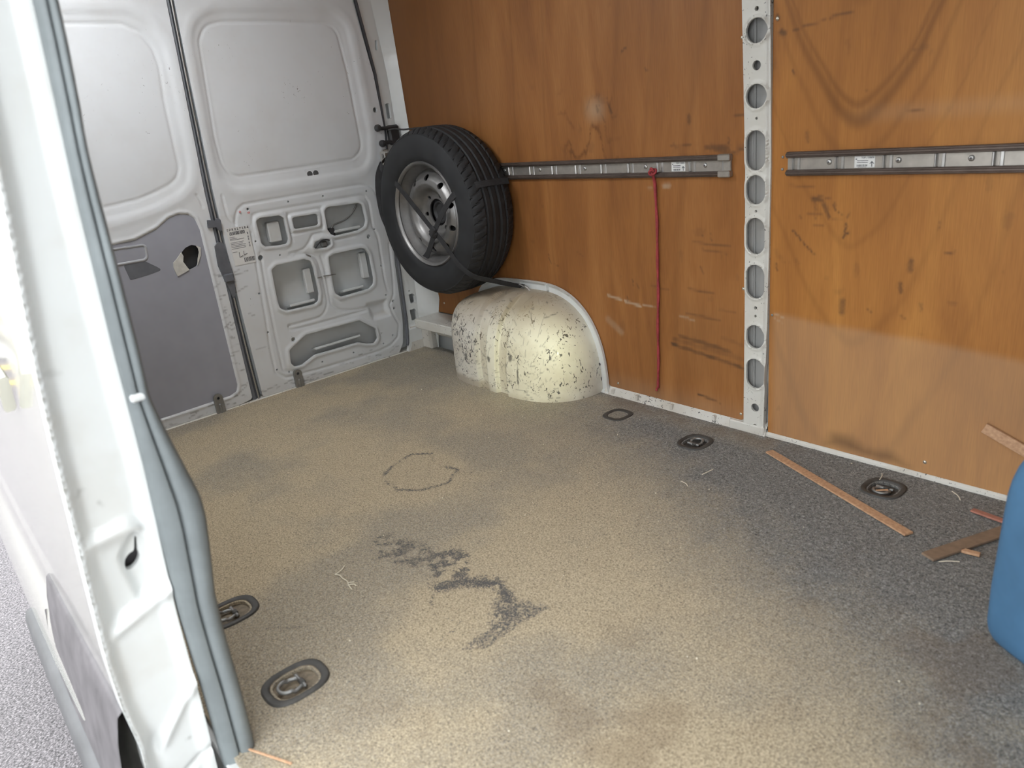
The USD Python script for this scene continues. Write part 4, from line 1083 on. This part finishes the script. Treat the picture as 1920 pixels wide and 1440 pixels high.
def disc_h(P):
    r_ = np.hypot(P[:, 0], P[:, 1])
    return np.interp(r_, [0, .045, .075, .088, .104, .122, .145, .160, .170, .180, .186], [.030, .030, .032, .040, .066, .080, .076, .062, .046, .036, .034])


dh = [Point(.1475 * math.cos(a), .1475 * math.sin(a)).buffer(.0125, 12) for a in np.linspace(0, 2 * np.pi, 10, endpoint=False) + .25]
dh.append(Point(0, 0).buffer(.056, 24))
dh += [Point(.0745 * math.cos(a), .0745 * math.sin(a)).buffer(.0085, 10) for a in np.linspace(0, 2 * np.pi, 6, endpoint=False) + .1]
(m, uv) = sheet(Point(0, 0).buffer(.187, 48), dh, .005, .004, disc_h, lambda u, v, h: np.stack([u, v, h], 1), lip=.007, edge=.01)
wheel.part('wheel_disc', xform(m, RW, WC), 'rim_steel', smooth=45, label='silver pressed steel disc with a ring of round holes')
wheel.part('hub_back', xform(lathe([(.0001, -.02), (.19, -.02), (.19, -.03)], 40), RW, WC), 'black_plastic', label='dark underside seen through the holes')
wheel.part('hub_cap', xform(lathe([(.0001, .012), (.034, .012), (.040, .020), (.046, .020), (.050, .012), (.058, .010)], 36), RW, WC), 'black_plastic', label='black hub centre')
wheel.part('valve', xform(tube(np.array([(.16, .07, .05), (.168, .075, .075)]), .004, 8), RW, WC), 'rubber')

# ratchet strap lacing the wheel to wall and post
strap = Thing('ratchet_strap', 'black ratchet strap laced through the spare wheel and hooked above the arch', 'strap', (0.54, 0.70, 0.65))
yf = 0.690
bands = [[(.09, .80, .93), (.19, .71, .90), (.318, yf, .834), (.43, yf + .002, .742), (.54, yf + .006, .645), (.615, yf + .002, .588), (.69, yf - .004, .525), (.745, .705, .475), (.785, .80, .430), (.815, .88, .398), (.832, .908, .389)],
         [(.545, yf + .004, .632), (.60, yf, .690), (.655, yf - .003, .737), (.715, yf - .001, .785), (.768, .705, .812), (.812, .735, .822), (.826, .80, .823), (.828, .885, .818)],
         [(.535, yf + .008, .625), (.49, yf + .020, .585), (.435, yf + .030, .535), (.386, yf + .012, .495)]]
for i, b in enumerate(bands):
    pth = spline(b, 44)
    w = .0125 if i < 2 else .014
    upv = np.tile([0, -1.0, 0.0], (44, 1))
    rad = pth[:, [0, 2]] - WC[[0, 2]]
    tt = sstep(.30, .345, np.hypot(rad[:, 0], rad[:, 1]))[:, None]
    out = np.stack([rad[:, 0], 0 * rad[:, 0], rad[:, 1]], 1); out /= np.linalg.norm(out, axis=1)[:, None]
    upv = upv * (1 - tt) + out * tt
    strap.part('webbing', tube(pth, 1, flat=(w, .0016), up=upv), 'webbing', smooth=30)
strap.part('knot', join([obox((.545, yf + .002, .637), (.05, .034, .016), (.75, 0, -.65), az=(0, -1, 0), r=.006), obox((.548, yf - .004, .640), (.030, .05, .014), (.75, 0, -.65), az=(0, -1, 0), r=.005)]), 'webbing')
strap.part('hook', tube(spline([(.826, .905, .391), (.845, .900, .392), (.862, .902, .384), (.868, .906, .368), (.858, .910, .356), (.846, .910, .362)], 30), .0048, 10, up=(0, 1, 0)), 'steel', smooth=True, label='bent wire hook on the arch flange')
strap.part('hook_loop', tube(spline([(.812, .893, .398), (.828, .886, .402), (.846, .893, .393), (.834, .902, .384), (.815, .897, .390)], 24), .003, 8, up=(0, 1, 0)), 'dull_steel', smooth=True)
rb = strap.part('ratchet', join([obox((.085, .802, .935), (.012, .045, .075), (1, .5, 0), r=.003), obox((.095, .822, .93), (.03, .006, .07), (1, .3, 0), r=.002), obox((.095, .782, .93), (.03, .006, .07), (1, .3, 0), r=.002)]), 'steel', label='bare metal ratchet buckle behind the tyre')
strap.part('ratchet_spool', tube(np.array([(.095, .778, .945), (.095, .826, .945)]), .011, 14), 'dull_steel', parent=rb)
for b in ([(.085, .79, .91), (.094, .750, .85), (.098, .738, .78), (.108, .735, .70), (.128, .74, .64)], [(.075, .80, .90), (.080, .765, .82), (.088, .755, .74), (.105, .75, .655)]):
    strap.part('webbing_tail', tube(spline(b, 30), 1, flat=(.022, .0018), up=(1, -.5, 0)), 'webbing', smooth=30)
solo('thin_cord', tube(spline([(.08, .85, 1.055), (.15, .80, 1.052), (.24, .77, 1.055), (.33, .765, 1.048), (.40, .80, 1.048)], 30), .0035, 8), 'rope_black', 'thin black cord from the hinge to the top of the spare tyre', 'cord', smooth=True)

# ------------------------------------------------------------------ tie-down cups in the floor
def make_cup(name, label, c, group, mirror=1):
    cx, cy, a, b = c
    t = Thing(name, label, 'tie-down cup', (cx, cy, 0), group)
    n = 64
    rings = []
    for s_, z in ((1.0, -.002), (.985, .0035), (.94, .0052), (.80, .0052), (.74, .0015), (.70, -.006), (.60, -.0095), (.3, -.0105), (.02, -.0105)):
        q = superell(0, 0, a * s_, b * s_, 2.8, n)
        rings.append(np.column_stack([q, np.full(n, z)]))
    V = np.stack(rings, 1)
    t.part('rubber_rim', grid_mesh(V[:, :5], wrap_u=True), 'cup_plastic', smooth=50, local=True)
    t.part('dish', grid_mesh(V[:, 4:], wrap_u=True), 'dull_dish' if cy < 0 else 'cup_plastic', smooth=40, local=True)
    q = superell(0, 0, a * .36, b * .36, 2.2, 40)
    loop = np.column_stack([q[:, 0] - .001, q[:, 1] - mirror * b * .17, -.003 + .004 * (q[:, 1] * mirror < 0)])
    t.part('lashing_eye', tube(loop, .0042, 8, closed=True), 'dull_steel', smooth=True, local=True)
    t.part('hinge_bar', tube(np.array([(-a * .42, mirror * b * .16, -.002), (a * .42, mirror * b * .16, -.002)]), .0045, 8), 'dull_steel', smooth=True, local=True)
    t.part('retainer', obox((a * .1, mirror * b * .16, .0), (a * .3, .012, .008), (1, 0, 0), r=.002), 'cup_plastic', local=True)
    return t


plain('dull_dish', (0.20, 0.16, 0.11), 0.7, vary=0.45, scale=60, bump=0.3)
cl = 'recessed black tie-down cups in the carpet'
make_cup('tie_down_cup', 'dusty oval tie-down cup with steel eye, nearest the camera by the door seal', CUPS[0], cl, 1)
make_cup('tie_down_cup', 'dusty tie-down cup half hidden by the black door seal', CUPS[1], cl, 1)
make_cup('tie_down_cup', 'black tie-down cup in the carpet just left of the pillar foot', CUPS[2], cl, -1)
make_cup('tie_down_cup', 'black tie-down cup beyond the long wooden strip, right of the pillar', CUPS[3], cl, 1)
V = []
for s_, z in ((1.10, -.001), (1.06, .003), (.82, .004), (.72, .0005)):
    V.append(np.column_stack([superell(1.425, 0.782, .044 * s_, .046 * s_, 3.2, 48), np.full(48, z)]))
solo('floor_gasket', grid_mesh(np.stack(V, 1), wrap_u=True), 'cup_plastic', 'flat dark rubber gasket ring filled with carpet, beside the wheel arch', 'gasket', smooth=50)

# ------------------------------------------------------------------ offcuts and litter
def stick(a, b, w, th_, material, label, name='wooden_strip', z=0.003, cat='wood strip', z2=None, group='wooden offcuts on the floor'):
    a, b = np.array(a, float), np.array(b, float)
    z2 = z if z2 is None else z2
    A3, B3 = np.array([*a, z + th_ / 2]), np.array([*b, z2 + th_ / 2])
    m = obox((A3 + B3) / 2, (np.linalg.norm(B3 - A3), w, th_), B3 - A3, r=.0006)
    solo(name, m, material, label, cat, group)


stick((2.008, 0.822), (2.508, 0.618), .026, .005, 'stick_wood', 'long pale wooden strip lying slantwise on the dark carpet')
stick((2.578, 0.548), (2.72, 0.90), .034, .006, 'stick_dark', 'wide grey-brown wooden strip running behind the blue container')
stick((2.576, 0.818), (2.70, 0.80), .016, .005, 'stick_red', 'short reddish wooden strip lying just above the wide one', z=.004)
stick((2.624, 0.622), (2.660, 0.628), .014, .006, 'stick_wood', 'small stub of wood in front of the wide strip', name='wood_stub')
m = obox((2.62, .921, .160), (.15, .028, .006), (1, 0, -.42), az=(0, -1, 0), r=.0006)
solo('wooden_strip', m, 'stick_wood', 'wooden strip leaning on the plywood above the blue container', 'wood strip', 'wooden offcuts on the floor')
stick((2.355, 0.777), (2.378, 0.798), .005, .003, 'stick_wood', 'splinter of wood lying in the cup beyond the long strip', name='wood_splinter', z=.004)
stick((1.905, -0.828), (2.02, -0.775), .004, .003, 'stick_wood', 'thin orange splinter of wood by the foot of the door seal', name='wood_splinter')
lint = Thing('lint', 'branched pale thread of fluff on the dusty carpet left of the spill', 'fluff', (1.57, -.42, 0))
for b in ([(1.53, -.425), (1.545, -.418), (1.56, -.42), (1.58, -.418), (1.60, -.424), (1.625, -.428)], [(1.53, -.425), (1.525, -.405), (1.513, -.388)], [(1.60, -.424), (1.612, -.412), (1.618, -.414)], [(1.59, -.42), (1.60, -.408)]):
    q = spline(np.array(b), 14)
    lint.part('strand', tube(np.column_stack([q, np.full(14, .004)]), .0014, 5), 'lint', smooth=True)
r6 = np.random.default_rng(33)
for k_, (x, y) in enumerate(((1.94, .60), (1.93, .50), (2.33, .86), (2.52, .87), (2.62, .56))):
    a = r6.uniform(0, np.pi); L_ = r6.uniform(.012, .03)
    p0 = np.array([x - L_ * math.cos(a), y - L_ * math.sin(a), .004]); p1 = np.array([x + L_ * math.cos(a), y + L_ * math.sin(a), .006])
    lab = ('pale straw on the carpet left of the long strip', 'pale straw on the carpet nearer the camera than the strip end', 'pale straw between pillar cup and wall strip', 'pale straw against the white wall strip', 'pale straw right of the wide strip tip')[k_]
    solo('straw', tube(spline([p0, (p0 + p1) / 2 + [.002, .003, .001], p1], 8), .0012, 5), 'lint', lab, 'straw', 'straws on the carpet')
cr = []
for _ in range(130):
    x, y = r6.uniform(.5, 3.1), r6.uniform(-.8, .9)
    if any(abs(x - c[0]) < .07 and abs(y - c[1]) < .08 for c in CUPS) or (x < 1.25 and y > .62) or (x > 2.5 and y > .15):
        continue
    s_ = r6.uniform(.0008, .0022)
    v_, f_ = vf(trimesh.creation.icosphere(0, s_))
    cr.append((v_ * r6.uniform(.5, 1.6, 3) + [x, y, .002], f_))
solo('crumbs', join(cr), 'lint', 'pale crumbs and grit scattered over the carpet', 'crumbs', kind='stuff', smooth=False)

# ------------------------------------------------------------------ blue container
can = Thing('jerrycan', 'blue plastic jerrycan cut off by the right edge of the picture', 'jerrycan', (2.94, .39, 0))
ca = math.radians(-27.5)
ex, ey = np.array([math.cos(ca), math.sin(ca)]), np.array([-math.sin(ca), math.cos(ca)])
CW, CD, CH = .30, .24, .47
cc = np.array([2.748, .347]) + ex * CW / 2 + ey * CD / 2
n = 80
rows = []
for z, s_ in ((.0, .80), (.002, .90), (.008, .955), (.020, .985), (.04, 1.0), (.12, 1.0), (.20, 1.0), (.28, .995), (.315, .985), (.345, .962), (.372, .925), (.395, .872), (.413, .81), (.428, .72), (.438, .60), (.444, .45), (.446, .25), (.446, .01)):
    q = superell(0, 0, 1, 1, 7, n)
    a_ = CW / 2 - (1 - s_) * .16; b_ = CD / 2 - (1 - s_) * .16
    a_, b_ = (max(a_, .002), max(b_, .002)) if s_ > .5 else (max(CW / 2 * s_, .002), max(CD / 2 * s_, .002))
    dent = 1 + .012 * np.sin(np.linspace(0, 4 * np.pi, n)) * np.sin(z * 17)
    rows.append(np.column_stack([cc + (q[:, :1] * a_ * dent[:, None]) * ex + (q[:, 1:] * b_ * dent[:, None]) * ey, np.full(n, z + .002)]))
can.part('body', grid_mesh(np.stack(rows, 1), wrap_u=True), 'blue_plastic', smooth=60)
hc = np.array([*(cc + ex * .03), .44])
can.part('handle', tube(spline([hc + [-.09, .045, -.01], hc + [-.085, .04, .04], hc + [-.03, .013, .055], hc + [.05, -.025, .055], hc + [.075, -.038, -.01]], 30), .013, 12), 'blue_plastic', smooth=True)
can.part('cap', xform(lathe([(.0001, .035), (.024, .035), (.027, .031), (.027, .0)], 28), None, (*(cc - ex * .10), .43)), 'black_plastic', smooth=40)

# ------------------------------------------------------------------ left side: door jamb, seal, outer skin, lining
def YO(z): return np.interp(z, [-.62, -.3, -.08, .03, .07, .11, .2, .29, .42, .55, .66, .8, 1.04, 1.27, 1.5, 1.9], [-.93, -.95, -.975, -.981, -.981, -.978, -.984, -.983, -.974, -.964, -.956, -.943, -.914, -.892, -.868, -.81])
def YI(z): return np.interp(z, [-.62, -.02, .13, .32, .6, .8, 1.02, 1.27, 1.5, 1.9], [-.885, -.873, -.866, -.861, -.844, -.837, -.826, -.808, -.786, -.73])


XJ = 1.90
jz = np.linspace(-.40, 1.86, 180)
jam = Polygon(np.vstack([np.stack([YO(jz), jz], 1), np.stack([YI(jz), jz], 1)[::-1]]))
tear = affinity.rotate(affinity.scale(Point(-.897, .436).buffer(1, 16), .011, .017), -35).union(Polygon([(-.893, .446), (-.888, .452), (-.882, .478), (-.885, .455), (-.890, .436)]).buffer(.0015))
pocket = np.array(rpoly([(-.955, .505), (-.890, .52), (-.872, .50), (-.872, .372), (-.900, .352), (-.955, .345)], .01).exterior.coords)[:-1]
deep = np.array(rpoly([(-.915, .455), (-.885, .50), (-.872, .47), (-.872, .372), (-.905, .366)], .006).exterior.coords)[:-1]


def jam_h(P):
    so = P[:, 0] - YO(P[:, 1]); si = YI(P[:, 1]) - P[:, 0]
    h = .010 * np.exp(-((so - .004) / .0045) ** 2)
    h -= .010 * sstep(.008, .026, so)
    h += .008 * sstep(.024, .006, si)
    s_ = sdist(P, pocket)
    h -= .012 * sstep(.010, -.014, s_) * sstep(.52, .36, P[:, 1])
    h += .012 * np.exp(-((P[:, 1] - .505) / .02) ** 2) * sstep(.01, -.01, s_)
    h -= .012 * sstep(.004, -.008, sdist(P, deep))
    h += .009 * np.exp(-((P[:, 1] - (.335 + .4 * (P[:, 0] + .95))) / .012) ** 2) * sstep(.01, .03, so)
    h += .008 * np.exp(-((P[:, 1] - (.10 + 1.2 * (P[:, 0] + .93))) / .014) ** 2) * sstep(.02, .04, so)
    h -= .006 * np.exp(-((P[:, 1] - (.0 + .5 * (P[:, 0] + .93))) / .006) ** 2) * sstep(.03, .05, so)
    h -= .014 * np.exp(-((P[:, 1] - .09) / .03) ** 2 - ((so - .025) / .012) ** 2)
    return h


jb = Thing('trim_3', 'white edge post of the side door opening with a pressed striker pocket', 'door post', (XJ, -.92, 0), kind='structure')
(m, uv) = sheet(jam, [tear], .006, .006, jam_h, lambda u, v, h: np.stack([XJ + h, u, v], 1), lip=.012, edge=.03)
jsc = marks(uv, [((-.945, .585), (-.935, .59), .004, .4), ((-.93, .78), (-.915, .775), .008, .2), ((-.92, .56), (-.915, .556), .004, .4), ((-.905, .07), (-.90, .068), .004, .5)], 97)
jb.part('jamb_face', m, 'jamb_paint', smooth=True, primvars={'scuff': jsc, 'grime': .12 * sstep(.5, .7, fbm2(uv[:, 0], uv[:, 1], 12, 12, 98))})
jb.part('striker_back', rbox(XJ - .064, XJ - .060, -.94, -.85, .38, .52, .001), 'moulding', label='grey inside of the teardrop hole')
# outer body skin behind the post
ns, nx = 120, 60
sz = np.linspace(-.40, 1.86, ns)
xs = np.linspace(XJ + .008, -.06, nx)
fl_ = sstep(.22, -.12, sz)[:, None] * sstep(1.9, 1.55, xs)[None, :]
SK = np.zeros((ns, nx, 3))
SK[..., 0] = xs[None, :]
SK[..., 1] = YO(sz)[:, None] + .001 - .062 * fl_ - .004 * np.sin(np.pi * (XJ - xs) / 1.96)[None, :]
SK[..., 2] = sz[:, None]
wall_l = Thing('wall_left', 'glossy white outer body side behind the door post, with grey mouldings', 'body side', (1.0, -.95, 0), kind='structure')
wall_l.part('outer_skin', grid_mesh(SK, flip=False), 'skin_paint', smooth=True)
inner = np.zeros((40, 30, 3)); iz = np.linspace(0, 1.86, 40); ix = np.linspace(-.02, XJ - .012, 30)
inner[..., 0] = ix[None]; inner[..., 1] = (YI(iz) - .004)[:, None]; inner[..., 2] = iz[:, None]
wall_l.part('inner_lining', grid_mesh(inner, flip=False), 'hidden_paint', smooth=True)
wall_l.part('door_track_cover', join([tube(spline([(1.62, -.968, .70), (1.55, -.975, .74), (1.2, -.985, .78), (.3, -.985, .78)], 40), 1, flat=(.045, .010), up=(0, -1, 0))]), 'skin_paint', smooth=40, label='white sliding door track cover on the body side')
mo = np.zeros((60, 9, 3)); mx = np.linspace(XJ + .002, 1.18, 60)
for j, (y, z) in enumerate(((-.974, .192), (-.984, .196), (-.994, .188), (-1.006, .14), (-1.018, .06), (-1.028, -.02), (-1.036, -.06), (-1.030, -.075), (-.99, -.075))):
    e = np.sqrt(np.clip((mx - 1.18) / .10, 0, 1)) ** .7
    zc = .06
    mo[:, j] = np.stack([mx, y + 0 * mx + (1 - e) * .02, zc + (z - zc) * e], 1)
wall_l.part('side_moulding', grid_mesh(mo, flip=True), 'moulding', smooth=40, label='mottled grey plastic rubbing strip')
md_ = np.zeros((60, 7, 3)); mx = np.linspace(XJ + .002, .80, 60)
for j, (y, z) in enumerate(((-1.034, -.06), (-1.050, -.065), (-1.058, -.09), (-1.0605, -.15), (-1.0605, -.30), (-1.045, -.38), (-.98, -.38))):
    e = np.sqrt(np.clip((mx - .80) / .10, 0, 1)) ** .7
    md_[:, j] = np.stack([mx, y + (1 - e) * .012, -.2 + (z + .2) * e], 1)
wall_l.part('arch_moulding', grid_mesh(md_, flip=True), 'moulding_dark', smooth=40, label='darker grey wheel arch trim near the ground')
# rubber seal
def SL(z): return YI(z) + np.interp(z, [-.3, 0, .3, .5, 1.2], [.020, .012, .004, .0, .0])
def SR(z): return np.interp(z, [-.4, -.076, .082, .203, .339, .48, .522, .588, .709, .864, .984, 1.081, 1.273, 1.5, 1.86], [-.806, -.801, -.801, -.797, -.793, -.776, -.775, -.786, -.807, -.803, -.796, -.794, -.779, -.756, -.70])


zz = np.linspace(-.40, 1.85, 160)
cols = [(0, -.02), (.0, .004), (.10, .012), (.28, .017), (.40, .017), (.46, .010), (.52, .018), (.70, .024), (.88, .020), (.97, .010), (1.0, -.004), (.97, -.03)]
V = np.zeros((160, len(cols), 3))
wb = .003 * np.sin(zz * 17) + .003 * (fbm2(zz, zz * 0, 9, 1, 99) - .5)
for j, (w, h_) in enumerate(cols):
    V[:, j] = np.stack([XJ + .004 + h_ + wb * w, SL(zz) + (SR(zz) - SL(zz)) * w + wb * w * .4, zz], 1)
seal = Thing('door_seal', 'thick grey rubber seal along the side door post', 'door seal', (XJ, -.82, 0))
seal.part('seal_bulb', grid_mesh(V, flip=True), 'seal_rubber', smooth=50)
seal.part('clip', obox((XJ + .02, SL(.72) + .014, .715), (.012, .024, .012), (1, 0, 0), r=.003), 'white_paint')
# sill of the side door and front post, beyond the frame
solo('door_sill', join([rbox(XJ, XF, -.93, -.845, -.16, -.02, .006), rbox(XJ, XF, -.98, -.90, -.40, -.16, .01)]), 'moulding_dark', 'dark step under the side door opening', 'sill', kind='structure')
solo('trim_4', rbox(3.17, XF + .04, -.98, -.86, -.3, ZT, .02), 'hidden_paint', 'white front post of the side door opening', 'door post', kind='structure')
solo('trim_5', rbox(XJ - .02, XF, -.90, -.80, 1.76, ZT + .02, .02), 'hidden_paint', 'white header over the side door opening', 'door header', kind='structure')

# two roof lamps added out of view to brighten the load space
for nm_, st_, lx, ly, lab_ in (('a', 4.0, 2.75, -.10, 'added unseen fill lamp on the van roof by the side door'), ('b', 31.0, 0.80, -.45, 'added unseen fill lamp on the van roof before the rear doors')):
    mat('added_lamp_diffuser_' + nm_, {'e': ('emission', {'color': (0.97, 0.98, 1.0), 'strength': st_})}, [], surface='e.emission')
    lt = Thing('added_roof_lamp', lab_, 'added fill light', (lx, ly, ZT - .02), kind='structure')
    lt.part('housing', rbox(lx - .25, lx + .25, ly - .08, ly + .08, ZT - .022, ZT, .006), 'hidden_paint')
    lt.part('diffuser', rbox(lx - .23, lx + .23, ly - .06, ly + .06, ZT - .034, ZT - .020, .006), 'added_lamp_diffuser_' + nm_)
